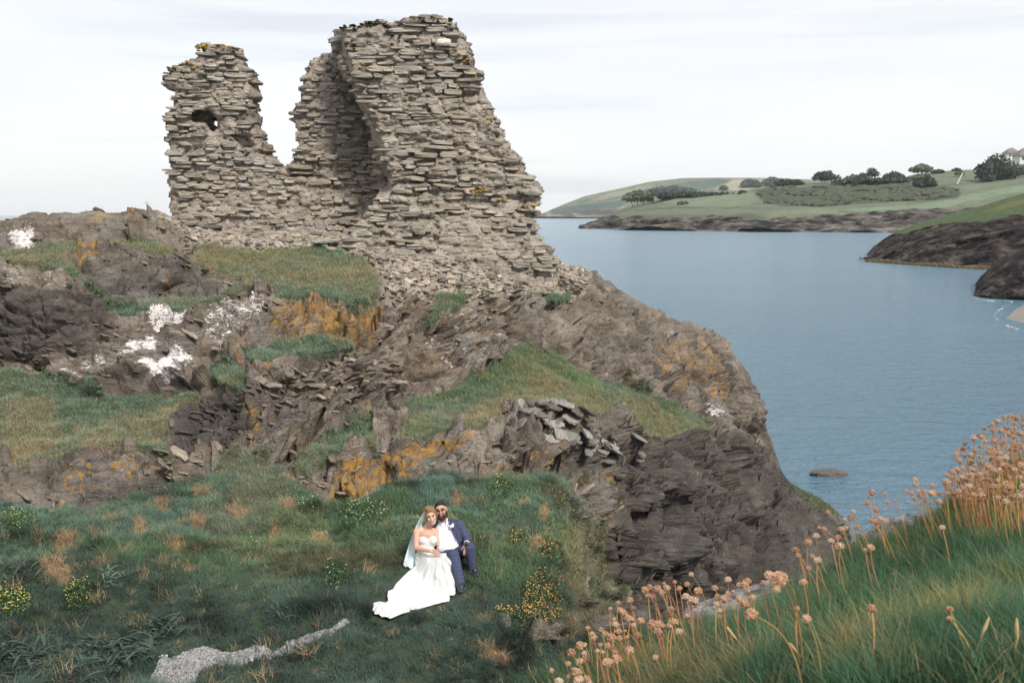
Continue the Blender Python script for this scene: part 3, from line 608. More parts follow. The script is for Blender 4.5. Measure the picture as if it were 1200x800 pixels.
gb = grey_rock.ramp(grey_rock.noise(14, 8, .7, grey_rock.coord((1, 1, 3), (0, R(-18), 0))), [(.40, (.05, .047, .043)), (.52, (.17, .165, .16)), (.64, (.38, .37, .36))])
gl = grey_rock.ramp(grey_rock.noise(7, 8, .75), [(.58, 0.0), (.66, 1.0)]); gb = grey_rock.mix(gl, gb, (.50, .27, .03)); grey_rock.col(gb)
grey_rock.bump(grey_rock.noise(30, 8, .7, grey_rock.coord((1, 1, 3), (0, R(-18), 0))), .012)
def boulder(name, px, py, Y, size, seed, label, tilt=0.0, rot=0.0, mat=None, strata=6, dz=0.0, boxy=.45):
    v, f = rock_shape(size, seed, strata, rot=rot, tilt=tilt, boxy=boxy); p = PT(px, py, Y) + [0, 0, dz]
    return tag(mesh_obj(name, v + p, f, mat or grey_rock.m, smooth=False, loc=p), label, 'rock')
boulder('rock_outcrop', 868, 722, 3.72, (.25, .12, .085), 11, 'long pale grey layered rock with yellow lichen among the thrift stems', R(-17), R(6))
boulder('rock_outcrop', 945, 697, 3.9, (.15, .10, .06), 23, 'small grey rock lying uphill behind the long lichened one', R(-24), R(5))
boulder('rock_outcrop', 1048, 632, 4.15, (.17, .10, .06), 35, 'grey rock with a reddish face half hidden by the densest thrift flowers', R(-20), R(10))
boulder('rock_outcrop', 1140, 604, 4.2, (.12, .08, .04), 47, 'low brownish rock under the thrift near the right edge of the picture', R(-26), R(10))
searock = plain('sea_rock', (.085, .075, .062), .6, .4, .35, 3, .06)
ysr = float(YW(556)); boulder('sea_rock', 973, 556, ysr, (.95, .5, .30), 52, 'low dark rock breaking the surface of the open water', R(5), R(8), searock, 3, -.06, 0.0)

# ------------------------------------------------------------------ the castle ruin
mort = M('rubble_mortar', .95, .15)
mb_ = mort.ramp(mort.noise(2.2, 8, .65), [(.33, (.25, .21, .17)), (.5, (.44, .38, .315)), (.66, (.58, .51, .44))])
mb_ = mort.mix(.55, mb_, mort.mix(1.0, mb_, mort.ramp(mort.noise(16, 7, .75, mort.coord((1, 1, 2.2))), [(.35, .35), (.62, 1.25)]), 'MULTIPLY'))
mort.col(mb_); mort.bump(mort.math('ADD', mort.noise(9, 9, .75, mort.coord((1, 1, 2.4))), mort.math('MULTIPLY', mort.voro(7, mort.coord((1, 1, 3.4))), .5)), .11)
stm = M('wall_stone', .88, .25)
st_t = stm.attr('tone').outputs['Fac']
oi = stm.n('ShaderNodeObjectInfo').outputs['Random']
sc_ = stm.ramp(oi, [(.0, (.17, .15, .125)), (.3, (.30, .285, .255)), (.6, (.40, .38, .345)), (.85, (.33, .27, .20)), (1.0, (.50, .46, .40))])
sn = stm.noise(11, 7, .7, stm.coord((1, 1, 2.5)))
sc_ = stm.mix(1.0, sc_, stm.ramp(sn, [(.32, .55), (.65, 1.3)]), 'MULTIPLY')
geo = stm.n('ShaderNodeNewGeometry'); mpn = stm.n('ShaderNodeMapping'); stm.L(geo.outputs['Position'], mpn.inputs['Vector'])
wn_ = stm.n('ShaderNodeTexNoise'); wn_.inputs['Scale'].default_value = .9; wn_.inputs['Detail'].default_value = 6; stm.L(mpn.outputs[0], wn_.inputs['Vector'])
sc_ = stm.mix(stm.ramp(wn_.outputs['Fac'], [(.38, .7), (.62, .15)]), sc_, (.36, .305, .24))
sc_ = stm.mix(stm.ramp(stm.noise(3.3, 6, .7), [(.66, 0.0), (.70, .85)]), sc_, (.47, .46, .42))
stm.col(sc_); stm.bump(stm.noise(26, 8, .7, stm.coord((1, 1, 2.5))), .02)
lichen_m = plain('orange_lichen', (.45, .27, .05), .95, .1, .4, 14, .02)
moss_m = plain('wall_moss', (.07, .085, .035), .95, .1, .4, 12, .03)

ruin = empty('castle_ruin', PT(420, 290, 29).tolist(), 'tall ruined medieval castle walls of thin slate rubble on the headland top', 'ruin')
def solid(name, poly, Yf, Yb, step, holes=(), mat=None, parent=None, seed=0, nd=7, rough=.10):
    xs = [p[0] for p in poly]; ys = [p[1] for p in poly]
    gx = np.arange(min(xs) - step, max(xs) + 2 * step, step); gy = np.arange(min(ys) - step, max(ys) + 2 * step, step)
    X, Y = np.meshgrid(gx, gy)
    cx = (X[:-1, :-1] + X[1:, 1:]) / 2; cy = (Y[:-1, :-1] + Y[1:, 1:]) / 2
    wob_ = np.stack([cx * .02, cy * .25, 0 * cx], -1)
    cxw = cx + 4.2 * vnoise(np.stack([cx * .03, np.floor(cy / 5.5) * 7.7, 0 * cx + seed], -1), seed) ; cyw = cy + 2.0 * fbm(np.stack([cx * .11, cy * .03, 0 * cx], -1), 2, seed + 1)
    mk = polysd(cxw, cyw, poly) > 0
    for h in holes: mk &= ~(polysd(cx, cy, h) > 0)
    YF = Yf(X, Y); YB = Yb(X, Y)
    Pn = PT(X, Y, YF)
    q = Pn * [2.2, 2.2, 6.5]
    rb_ = fbm(q, 4, seed + 3, .6, ridge=True); w1, w2, wv = worley(Pn * [2.4, 1.5, 6.2], seed + 5)
    fcs = facets(Pn * [2.0, 1.6, 4.2], seed + 9)
    YFd = YF - rough * (rb_ * .6 + 1.0 * (wv - .5) + 1.1 * fcs) + .10 * sstep(.14, 0, w2 - w1) - .22 * fbm(Pn * .8, 3, seed + 8)
    YBd = YB + rough * rb_
    ny, nx = X.shape
    fr = PT(X, Y, YFd).reshape(-1, 3); bkp = PT(X, Y, YFd + (YBd - YFd)); bkp = bkp.reshape(-1, 3)
    # the back keeps the size of the front instead of growing with distance
    bkp = fr + np.stack([0 * YF.ravel(), (YBd - YFd).ravel(), 0 * YF.ravel()], -1)
    V = [fr, bkp]; cnt = 2 * nx * ny; faces = []
    idx = np.arange(nx * ny).reshape(ny, nx)
    J, I = np.nonzero(mk)
    a, b, c, d_ = idx[J, I], idx[J, I + 1], idx[J + 1, I + 1], idx[J + 1, I]
    faces.append(np.stack([a, d_, c, b], -1)); o_ = nx * ny; faces.append(np.stack([a, b, c, d_], -1) + o_)
    mp_ = np.pad(mk, 1)
    extra = {}
    def rim(i):
        nonlocal cnt
        if i not in extra:
            t = np.linspace(0, 1, nd)[1:-1, None]; L_ = fr[i] * (1 - t) + bkp[i] * t
            off = vnoise(L_ * [1, 2.6, 4.5], seed + 21)[:, None] * [.20, 0, .03]; V.append(L_ + off)
            extra[i] = [i] + list(range(cnt, cnt + nd - 2)) + [i + o_]; cnt += nd - 2
        return extra[i]
    for j, i in zip(J, I):
        for dj, di, e in ((-1, 0, (idx[j, i], idx[j, i + 1])), (1, 0, (idx[j + 1, i + 1], idx[j + 1, i])), (0, -1, (idx[j + 1, i], idx[j, i])), (0, 1, (idx[j, i + 1], idx[j + 1, i + 1]))):
            if not mp_[j + 1 + dj, i + 1 + di]:
                r1, r2 = rim(e[0]), rim(e[1])
                faces.append(np.array([[r1[k], r2[k], r2[k + 1], r1[k + 1]] for k in range(nd - 1)]))
    V = np.concatenate(V); Fq = np.concatenate(faces); used, inv = np.unique(Fq, return_inverse=True)
    o = big_mesh(name, V[used], inv.reshape(-1, 4), mat, smooth=False, loc=tuple(parent.location)); o.parent = parent; o.location = (0, 0, 0)
    return o, lambda px, py: float(np.interp(0, [0], [0])) 

A_POLY = [(388, 37), (402, 32), (420, 29), (428, 24), (450, 23), (462, 26), (478, 20), (495, 17), (512, 17), (528, 24), (537, 28), (541, 45), (548, 62), (558, 86), (563, 104), (572, 128), (580, 140), (586, 155), (597, 172), (607, 186), (618, 200), (626, 213), (634, 228), (635, 236), (627, 240), (629, 250), (625, 262), (632, 274), (641, 292), (655, 310), (640, 345), (380, 345), (394, 300), (403, 280), (414, 266), (428, 250), (442, 232), (452, 214), (444, 205), (441, 190), (434, 165), (429, 140), (422, 118), (410, 95), (400, 86), (389, 72)]
B_POLY = [(345, 186), (349, 172), (345, 150), (343, 132), (349, 122), (356, 105), (362, 88), (364, 72), (372, 66), (383, 63), (394, 58), (440, 58), (470, 120), (480, 345), (300, 345), (300, 200), (318, 196), (334, 195)]
C_POLY = [(192, 94), (197, 84), (206, 76), (216, 72), (233, 68), (237, 60), (230, 55), (240, 50), (255, 52), (268, 56), (277, 64), (281, 76), (289, 84), (292, 96), (291, 115), (294, 140), (298, 158), (303, 165), (307, 178), (314, 188), (322, 195), (340, 197), (345, 210), (350, 345), (205, 345), (203, 270), (201, 240), (199, 215), (199, 200), (195, 185), (197, 172), (194, 160), (198, 150), (193, 140), (199, 128), (204, 112), (200, 104), (194, 100)]
HOLE = [(244.5, 142), (248, 136), (253, 138), (255.5, 143), (255, 150), (251, 155), (246, 151)]
def yA(px, py):
    t = np.clip((300 - py) / 280, -.2, 1)
    y = 27.7 + 1.5 * t + ((px - 505) / 150) ** 2 * 1.1 * (1 - .3 * t)
    y = y - .9 * sstep(215, 330, py)
    le = np.interp(py, [30, 90, 140, 190, 214, 250, 300], [386, 400, 428, 441, 452, 430, 395])
    y = y + 1.2 * sstep(16, 0, px - le) * sstep(235, 215, py)
    y = y - .35 * sstep(160, 90, py) * sstep(70, 0, px - le)      # the overhanging upper corner
    y = y + .25 * np.exp(-((px - 570) / 40) ** 2 - ((py - 235) / 10) ** 2) - .25 * sstep(235, 225, py) * sstep(560, 630, px)
    return y
def yB(px, py):
    y = 30.7 - .006 * (py - 150) - .5 * sstep(230, 320, py)
    y = y + .9 * sstep(375, 445, px) * sstep(300, 150, py)
    y = y + .35 * sstep(5, 0, np.abs(px - 366) - 8) * sstep(3, 0, np.abs(py - 198) - 8) 
    return y
def yC(px, py):
    y = 30.3 - .004 * (py - 150) + ((px - 250) / 90) ** 2 * .5 - .4 * sstep(220, 320, py)
    niche = sstep(0, 4, polysd(px, py, [(221, 129), (228, 125), (245, 127), (256, 138), (258, 152), (246, 155), (240, 146), (224, 144)]))
    niche2 = sstep(0, 5, polysd(px, py, [(268, 156), (290, 155), (300, 170), (288, 190), (280, 175)]))
    return y + .95 * niche + .5 * niche2
solid('tower_wall', A_POLY, yA, lambda x, y: yA(x, y) * 0 + 31.6, 1.9, mat=mort.m, parent=ruin, seed=3, rough=.13)
solid('side_wall', B_POLY, yB, lambda x, y: 0 * x + 32.0, 2.1, mat=mort.m, parent=ruin, seed=8)
solid('end_wall', C_POLY, yC, lambda x, y: 0 * x + 31.8, 1.9, holes=[HOLE], mat=mort.m, parent=ruin, seed=15)

def stone_mesh(k):
    r = random.Random(100 + k); n = 8; v = []; f = []
    ang = [2 * math.pi * (i + r.uniform(-.2, .2)) / n for i in range(n)]
    def ring(sc, y, j):
        for a in ang:
            c, s = math.cos(a), math.sin(a); e = .32
            v.append((.5 * sc * math.copysign(abs(c) ** e, c) * r.uniform(.88, 1.05), y + r.uniform(-j, j), .5 * sc * math.copysign(abs(s) ** .5, s) * r.uniform(.72, 1.08)))
    ring(.86, .5, .0); ring(1.0, .1, .03); ring(1.0, -.40, .05); ring(.84, -.5, .07); v.append((0, -.5, 0))
    for q in range(3):
        for i in range(n): j = (i + 1) % n; f.append((q * n + i, q * n + j, (q + 1) * n + j, (q + 1) * n + i))
    for i in range(n): f.append((3 * n + i, 3 * n + (i + 1) % n, 4 * n))
    me = bpy.data.meshes.new('stone'); me.from_pydata(v, [], [tuple(x) for x in f]); me.materials.append(stm.m); me.update(); return me, np.array(v), f
stones_lib = [stone_mesh(k) for k in range(14)]
cand = []
def courses(poly, Yf, h0, wr, dens, yr, seed, hole=None, edge=.3):
    r = random.Random(seed); xs = [p[0] for p in poly]; y = yr[0]
    while y < yr[1]:
        h = r.uniform(*h0); x = min(xs) - 3 + r.uniform(0, 8)
        while x < max(xs) + 4:
            wd = r.uniform(*wr) * (1 if r.random() < .8 else 1.5); hh = h * r.choice([r.uniform(.5, .8), r.uniform(.75, 1.1), r.uniform(.9, 1.45)])
            cx, cy = x + wd / 2, y + h / 2 + r.uniform(-2.0, 2.0)
            sd_ = float(polysd(np.array([cx]), np.array([cy]), poly)[0])
            if sd_ > -edge + wd * .28 or (sd_ > wd * .2 and r.random() < .6):
                dl = dens(cx, cy) if callable(dens) else dens
                if r.random() < dl and not (hole is not None and float(polysd(np.array([cx]), np.array([cy]), hole)[0]) > -wd * .55 - 1):
                    cand.append((wd * hh, cx, cy, wd * .97, hh * .92, Yf, r.random(), r.random(), sd_))
            x += wd + r.uniform(.3, 2.4)
        y += h * .96
dA = lambda x, y: .86 if y < 225 else (.62 if y < 285 else .5)
courses(A_POLY, yA, (4.0, 6.8), (9, 30), dA, (18, 318), 1)
courses(B_POLY, yB, (3.8, 5.8), (8, 20), lambda x, y: (.78 if y < 220 else .45) if x < 450 - max(0, 120 - y) * .3 else 0, (60, 290), 2)
courses(C_POLY, yC, (3.8, 6.0), (8, 22), lambda x, y: .85 if y < 235 else .5, (50, 285), 3, HOLE)
cand.sort(key=lambda c: -c[0])
import itertools
small_v, small_f, cnt_ = [], [], 0
ro = Vector(ruin.location)
for k, (ar, cx, cy, wd, hh, Yf, r1, r2, sd_) in enumerate(cand):
    Yc = float(Yf(np.array(cx), np.array(cy))); dYx = float(Yf(np.array(cx + 5.), np.array(cy)) - Yf(np.array(cx - 5.), np.array(cy))) / 10
    m_px = Yc / F_PX; yaw = math.atan2(dYx, m_px) * .8; yaw = max(-1.0, min(1.0, yaw))
    dep = .34 + .16 * r1
    pos = PV(cx, cy, Yc + .06 - .15 * r2 + dep * .28) - ro
    me, v, f = stones_lib[k % 14]
    sc3 = (wd * m_px, dep, hh * m_px); rt = Euler(((r1 - .5) * .22, (r2 - .5) * .16, yaw + (r1 - .5) * .25))
    if k < 300:
        o = bpy.data.objects.new('stone', me); link(o, ruin); o.location = pos; o.scale = sc3; o.rotation_euler = rt
    else:
        mt = np.array(rt.to_matrix()); small_v.append((v * sc3) @ mt.T + np.array(pos)); small_f += [[i + cnt_ for i in q] for q in f]; cnt_ += len(v)
me = bpy.data.meshes.new('small_stones'); me.from_pydata(np.concatenate(small_v).tolist(), [], small_f); me.update()
stm2 = stm.m.copy(); stm2.name = 'small_wall_stone'
for nd_ in stm2.node_tree.nodes:
    if nd_.type == 'OBJECT_INFO':
        lk = [l.to_socket for l in nd_.outputs['Random'].links]; g_ = stm2.node_tree.nodes.new('ShaderNodeNewGeometry')
        for t_s in lk: stm2.node_tree.links.new(g_.outputs['Random Per Island'], t_s)
me.materials.append(stm2); o = bpy.data.objects.new('small_stones', me); link(o, ruin); o['kind'] = 'stuff'
# patches of orange lichen, moss and green tufts on the walls
def patch(name, px, py, Yf, wpx, hpx, mat, seed, out_=.10):
    Yc = float(Yf(np.array(float(px)), np.array(float(py)))); v, f = rock_shape((wpx * Yc / F_PX / 2, .14, hpx * Yc / F_PX / 2), seed, 3, 2, 0, 0, .2)
    return mesh_obj(name, v + PT(px, py, Yc - out_), f, mat, ruin)
rp_ = random.Random(77)
for mat_, nm_, lst in ((lichen_m, 'lichen_patch', [(252, 54, 34, 5, yC), (222, 77, 16, 6, yC), (238, 57, 14, 5, yC), (572, 138, 9, 6, yA), (538, 64, 6, 3, yA), (562, 225, 26, 6, yA), (588, 232, 12, 5, yA), (620, 241, 18, 3, yA), (420, 78, 12, 5, yA), (545, 72, 8, 5, yA)]),
                       (moss_m, 'moss_patch', [(405, 32, 32, 5, yA), (440, 28, 34, 6, yA), (462, 46, 16, 12, yA), (525, 25, 16, 6, yA), (410, 57, 14, 10, yA), (205, 82, 18, 8, yC), (270, 58, 16, 5, yC), (500, 22, 20, 5, yA)])):
    for i, (px, py, a, b, Yf) in enumerate(lst):
        for q in range(max(3, int(a / 3.2))):
            x, y = px + rp_.uniform(-.5, .5) * a, py + rp_.uniform(-.5, .5) * b
            patch(nm_, x, y, Yf, rp_.uniform(1.8, 5.0), rp_.uniform(1.2, 2.4), mat_, 200 + i * 17 + q, .12)
pale_st = plain('pale_stone', (.62, .58, .52), .8, .2, .1, 9, .02)
mesh_obj('pale_stone', *(lambda vf: (vf[0] + PT(520, 50, yA(520., 50.) - .3), vf[1]))(rock_shape((.22, .15, .10), 71, 3, 3)), pale_st, ruin)

# ------------------------------------------------------------------ loose slate slabs on the ledge
slab_m = M('slate_slab', .8, .35)
slc = slab_m.ramp(slab_m.n('ShaderNodeObjectInfo').outputs['Random'], [(0, (.09, .08, .068)), (.5, (.19, .175, .15)), (1, (.30, .28, .25))])
slab_m.col(slab_m.mix(1.0, slc, slab_m.ramp(slab_m.noise(8, 6, .7), [(.3, .5), (.65, 1.4)]), 'MULTIPLY')); slab_m.bump(slab_m.noise(20, 7, .7), .02)
slab_lib = []
for k in range(8):
    v, f = rock_shape((.5, .5, .5), 300 + k * 7, 3, 2, 0, 0, .8); me = bpy.data.meshes.new('slate_slab'); me.from_pydata(v.tolist(), [], f); me.materials.append(slab_m.m); me.update(); slab_lib.append(me)
r = random.Random(5)
pile = [(612, 474), (640, 470), (668, 478), (690, 500), (716, 514), (748, 526), (730, 540), (700, 548), (680, 530), (655, 525), (630, 505), (608, 492)]
n_s = 0
while n_s < 110:
    x, y = r.uniform(600, 752), r.uniform(468, 552)
    if float(polysd(np.array([x]), np.array([y]), pile)[0]) < 0: continue
    p = hd.at(x, y); wd = r.uniform(9, 25) * p[1] / F_PX
    o = bpy.data.objects.new('slate_slab', slab_lib[n_s % 8]); link(o, headland)
    o.location = (p[0], p[1] - .12 - .12 * r.random(), p[2] + .04); o.scale = (wd, r.uniform(.3, .6), r.uniform(.06, .13)); o.rotation_euler = (r.uniform(-.25, .35), R(18) + r.uniform(-.35, .35), r.uniform(-.5, .5)); n_s += 1
for (x, y, wd, h) in [(545, 563, 20, .1), (800, 512, 12, .25), (812, 522, 14, .25), (824, 516, 10, .2), (705, 565, 14, .12), (385, 291, 40, .10), (345, 290, 30, .08), (420, 292, 26, .08), (540, 308, 16, .1), (632, 305, 18, .1), (615, 303, 12, .08), (335, 283, 20, .09), (250, 268, 26, .1), (225, 264, 20, .1), (300, 282, 22, .1)]:
    p = hd.at(x, y); o = bpy.data.objects.new('slate_slab', slab_lib[int(x) % 8]); link(o, headland)
    o.location = (p[0], p[1] - .05, p[2] + .05); o.scale = (wd * p[1] / F_PX, .45, h); o.rotation_euler = (.1, r.uniform(-.1, .2), r.uniform(-.3, .3))

# ------------------------------------------------------------------ trees, scrub and houses across the bay
def leaf_mat(name, c, var=.35):
    m = M(name, .85, .15); oi_ = m.n('ShaderNodeNewGeometry').outputs['Random Per Island']
    m.col(m.mix(oi_, tuple(x * (1 - var) for x in c), tuple(x * (1 + var) for x in c))); return m.m
crown_mats = [leaf_mat('dark_crown', (.050, .075, .058)), leaf_mat('olive_crown', (.10, .12, .07)), leaf_mat('grey_green_crown', (.12, .15, .095)), leaf_mat('deep_shrub', (.042, .052, .040))]
bark = plain('bark', (.10, .085, .07), .9, .2, .3, 3)
def leafy(lumps, n, size, seed, core=True):
    """crown of many small faces spread over and inside a set of lumps (centre, radii)"""
    r = np.random.default_rng(seed); vol = np.array([a[1][0] * a[1][2] for a in lumps]); pr = vol / vol.sum()
    k = r.choice(len(lumps), n, p=pr); C = np.array([a[0] for a in lumps])[k]; Ra = np.array([a[1] for a in lumps])[k]
    u = r.normal(size=(n, 3)); u /= np.linalg.norm(u, axis=1, keepdims=True); rad = .62 + .52 * r.random((n, 1)) ** .7
    ctr = C + u * Ra * rad
    a = r.normal(size=(n, 3)); a /= np.linalg.norm(a, axis=1, keepdims=True); b = np.cross(a, u + .3 * r.normal(size=(n, 3))); b /= np.linalg.norm(b, axis=1, keepdims=True) + 1e-9
    s_ = size * (.6 + .8 * r.random((n, 1)))
    V = np.stack([ctr - a * s_, ctr + b * s_ * .7, ctr + a * s_, ctr - b * s_ * .7 + u * s_ * .3], 1).reshape(-1, 3)
    Fq = np.arange(n * 4).reshape(n, 4).tolist()
    if core:
        v, f = blob(2); o_ = len(V)
        for (c, rr) in lumps:
            w_ = v * (np.array(rr) * .70) * (1 + .2 * fbm(v * 2 + seed, 2, seed)[:, None]) + np.array(c)
            V = np.concatenate([V, w_]); Fq += [[i + o_ for i in q] for q in f]; o_ += len(w_)
    return V, Fq
def tree(name, px, py, wpx, hpx, sheet, label, cat, mat, trunk=True, seed=0, group=None, nl=6, lean=0, low=.35, n=700):
    g = sheet.at(px, py); k = g[1] / F_PX; wd, ht = wpx * k * 1.12, hpx * k * 1.18; r = random.Random(seed)
    root = empty(name, g.tolist(), label, cat, group)
    lumps = []
    for i in range(nl):
        a = (i + .5) / nl; lx = (a - .5) * wd * .72; lh = ht * (1 - .55 * abs(a - .5) ** 1.3 * 2) * r.uniform(.82, 1.0)
        rr = wd / nl * r.uniform(.85, 1.25)
        rz = (lh - ht * low) / 2
        lumps.append(((g[0] + lx + lean * lh, g[1] + r.uniform(-.2, .2) * wd * .5, g[2] + ht * low + rz), (max(rr, .5), max(rr * 1.2, wd * .18), max(rz, .4))))
    V, Fq = leafy(lumps, n, max(wd / nl * .30, .5 * k), seed)
    mesh_obj('crown' if trunk else 'foliage', V, Fq, mat, root)
    if trunk:
        vv = []; ff = []
        for j in range(3):
            bx = g[0] + (j - 1) * wd * .12
            for q, (t, rad) in enumerate(((-.05, 1.3), (.3, .9), (.75, .4))):
                for s in range(5):
                    vv.append((bx + (j - 1) * wd * .12 * t * 2 + rad * .022 * ht * math.cos(s * 1.257), g[1] + rad * .022 * ht * math.sin(s * 1.257), g[2] + t * ht))
            o_ = j * 15
            for q in range(2):
                for s in range(5): ff.append((o_ + q * 5 + s, o_ + q * 5 + (s + 1) % 5, o_ + q * 5 + 5 + (s + 1) % 5, o_ + q * 5 + 5 + s))
        mesh_obj('trunk', vv, ff, bark, root)
    return root
GT = 'trees on the skyline across the bay'
TR = [('field_hedge', 1050, 213.5, 150, 3.2, 3, 'long low dark hedge along the skyline below the rounded trees', 'hedge', False, 16), ('field_hedge', 820, 230, 120, 2.2, 3, 'thin hedge across the pale field right of the wind-shaped trees', 'hedge', False, 14),
 ('windswept_tree', 747, 242, 38, 18, 1, 'broad wind-shaped tree group standing alone near the tip of the far headland', 'tree', True, 8),
 ('skyline_tree', 968, 215, 30, 13, 0, 'wide dark domed tree on the skyline, farthest left of the large rounded ones', 'tree', True, 6),
 ('skyline_tree', 1000, 213.5, 22, 8, 1, 'low spreading skyline tree right of the wide dark domed one', 'tree', False, 5),
 ('skyline_tree', 1022, 212, 14, 14, 0, 'tall dark narrow tree on the skyline between two low ones', 'tree', True, 4),
 ('skyline_tree', 1010, 213, 10, 10, 0, 'small dark tree touching the tall narrow skyline tree on its left', 'tree', True, 3),
 ('skyline_tree', 1047, 211, 22, 9, 0, 'low dark clump of a tree left of the round pale crowned tree', 'tree', False, 5),
 ('skyline_tree', 1080, 206, 24, 13, 2, 'round crowned grey-green tree standing on the skyline above a square shrub', 'tree', True, 5),
 ('skyline_tree', 925, 218, 34, 7, 3, 'long low belt-like tree at the left end of the dark scrub', 'tree', False, 7),
 ('hawthorn_bush', 1084, 219.5, 24, 13, 3, 'squarish dark bush on the slope just below the round crowned tree', 'bush', False, 5),
 ('evergreen_thicket', 1166, 212, 46, 28, 3, 'huge dark domed evergreen thicket left of the hilltop houses', 'bush', False, 7),
 ('small_tree', 1124, 207.5, 9, 7, 1, 'tiny lone tree standing beside the leaning white post', 'tree', True, 3),
 ('skyline_bush', 1100, 203, 12, 4, 3, 'low dark bush on the skyline left of the huge evergreen thicket', 'bush', False, 3),
 ('skyline_bush', 1121, 200.5, 8, 3, 3, 'smallest dark skyline bush, right above the leaning white post', 'bush', False, 3),
 ('skyline_bush', 870, 226, 6, 3, 3, 'small dark bush in the open field left of the scrub slope', 'bush', False, 2),
 ('skyline_bush', 799, 240.5, 8, 3.5, 1, 'small round bush in the field right of the wind-shaped tree group', 'bush', False, 2),
 ('skyline_bush', 780, 234, 9, 4, 3, 'dark bush peeping out behind the right side of the wind-shaped tree group', 'bush', False, 2)]
for i, (nm, px, py, a, b, mi, lab, cat, tk, nl) in enumerate(TR):
    tree(nm, px, py, a, b, f2, lab, cat, crown_mats[mi], tk, 400 + i, None, nl, low=.28 if tk else .02, n=900 if a > 20 else 300)
for i in range(6):
    tree('hedge_shrub', 1158 + i * 9.5, 213.5 - i * 1.9, 12, 10.5, f2, ['round hedge shrub at the left end of the row before the thicket', 'second hedge shrub from the left of the row below the houses', 'third hedge shrub from the left of the row below the houses', 'fourth hedge shrub from the left, under the first roof', 'fifth hedge shrub from the left, next to the picture edge', 'last hedge shrub of the row, cut by the right picture edge'][i], 'bush', crown_mats[0], False, 450 + i, 'hedge shrubs below the houses', 3, low=.02, n=260)
WD = [('conifer_wood', 880, 219.5, 24, 9, 'dark square wood on the far hill, left of two beside the pale field'), ('conifer_wood', 905, 218, 22, 10.5, 'dark wood on the far hill, right of two and higher up'), ('conifer_wood', 787, 226.6, 50, 6.5, 'long thin dark wood crossing the far hill'), ('hill_tree', 848, 222.5, 8, 5, 'single dark tree against the pale field on the far hill')]
for i, (nm, px, py, a, b, lab) in enumerate(WD): tree(nm, px, py, a, b, fh, lab, 'wood' if 'wood' in nm else 'tree', crown_mats[0], False, 470 + i, None, 6 if a > 10 else 3, low=.02, n=700)

# gorse scrub on the links slope: countless clumps
sv_, sf_, o_ = [], [], 0; r = np.random.default_rng(5); bv_, bf_ = blob(1)
k = 0
while k < 1300:
    x, y = r.uniform(885, 1130), r.uniform(212, 245)
    if not any(float(polysd(np.array([x]), np.array([y]), p)[0]) > 1 for p in scrub_poly[:1]): continue
    d_ = vnoise(np.array([[x * .05, y * .22, 0]]), 4)[0]
    if d_ < -.35 + .25 * r.random(): continue
    g = f2.at(x, y); q = 3.0 * r.uniform(.5, 1.3); v_ = bv_ * [q * 1.5, q, q * .62] * (1 + .25 * r.normal(size=(len(bv_), 1))) + g
    sv_.append(v_); sf_ += [[i + o_ for i in f] for f in bf_]; o_ += len(v_); k += 1
scr = plain('scrub', (.070, .080, .055), .95, .1, .6, .10)
o = mesh_obj('gorse_scrub', np.concatenate(sv_), sf_, scr); tag(o, 'dark gorse scrub covering the slope above the fairway', 'scrub', kind='stuff')
# a cut line (wall) across the scrub and the golf buildings
roof_m = plain('slate_roof', (.16, .14, .13), .8, .3, .2, 1); wallw = plain('rendered_wall', (.62, .61, .58), .85, .2, .05, 1); glass_m = plain('window_glass', (.05, .06, .07), .15, .5, .1, 1)
def house(px, pyb, wpx, wallpx, roofpx, label, Y):
    p = PT(px, pyb, Y); k = Y / F_PX; w_, h_, rh = wpx * k / 2, wallpx * k, roofpx * k
    root = empty('house', p.tolist(), label, 'house')
    bx = lambda x0, x1, y0, y1, z0, z1: ([(x, y, z) for x in (x0, x1) for y in (y0, y1) for z in (z0, z1)], [(0, 1, 3, 2), (4, 6, 7, 5), (0, 4, 5, 1), (2, 3, 7, 6), (0, 2, 6, 4), (1, 5, 7, 3)])
    v, f = bx(-w_ * .82, w_ * .82, -w_ * .7, w_ * .7, -4, h_); mesh_obj('wall', np.array(v) + p, f, wallw, root)
    v = [(-w_, -w_ * .9, h_), (w_, -w_ * .9, h_), (w_, w_ * .9, h_), (-w_, w_ * .9, h_), (-w_ * .25, 0, h_ + rh), (w_ * .25, 0, h_ + rh)]
    rf = mesh_obj('roof', np.array(v) + p, [(0, 1, 5, 4), (1, 2, 5), (2, 3, 4, 5), (3, 0, 4), (3, 2, 1, 0)], roof_m, root)
    for j in range(3):
        cx = (j - 1) * w_ * .5; v, f = bx(cx - w_ * .13, cx + w_ * .13, -w_ * .7 - .15, -w_ * .7 + .1, h_ * .25, h_ * .8); mesh_obj('window', np.array(v) + p, f, glass_m, root)
    v, f = bx(w_ * .1, w_ * .24, -.8, .8, h_ + rh * .5, h_ + rh * 1.25); c = mesh_obj('chimney', np.array(v) + p, f, wallw, root)
house(1184.5, 185.5, 17, 5.5, 6, 'white house with a brown hipped roof rising above the dark evergreen thicket', 1230)
house(1201, 190, 25, 7, 9, 'white house with a steep grey roof cut off by the right edge of the picture', 1190)
g = f2.at(1121.5, 216); p2 = g + [4.2, 0, 9.5]; 
ax = (p2 - g); vv = []; ff = []
for t in (0, 1):
    for s in range(6): vv.append(g + ax * t + np.array([.55 * math.cos(s * 1.047), .55 * math.sin(s * 1.047), 0]))
for s in range(6): ff.append((s, (s + 1) % 6, 6 + (s + 1) % 6, 6 + s))
ff.append(tuple(range(6, 12)))
tag(mesh_obj('leaning_post', vv, ff, plain('white_post', (.6, .6, .56), .7, .2), None, loc=g), 'leaning white post on the green slope below the skyline', 'post')

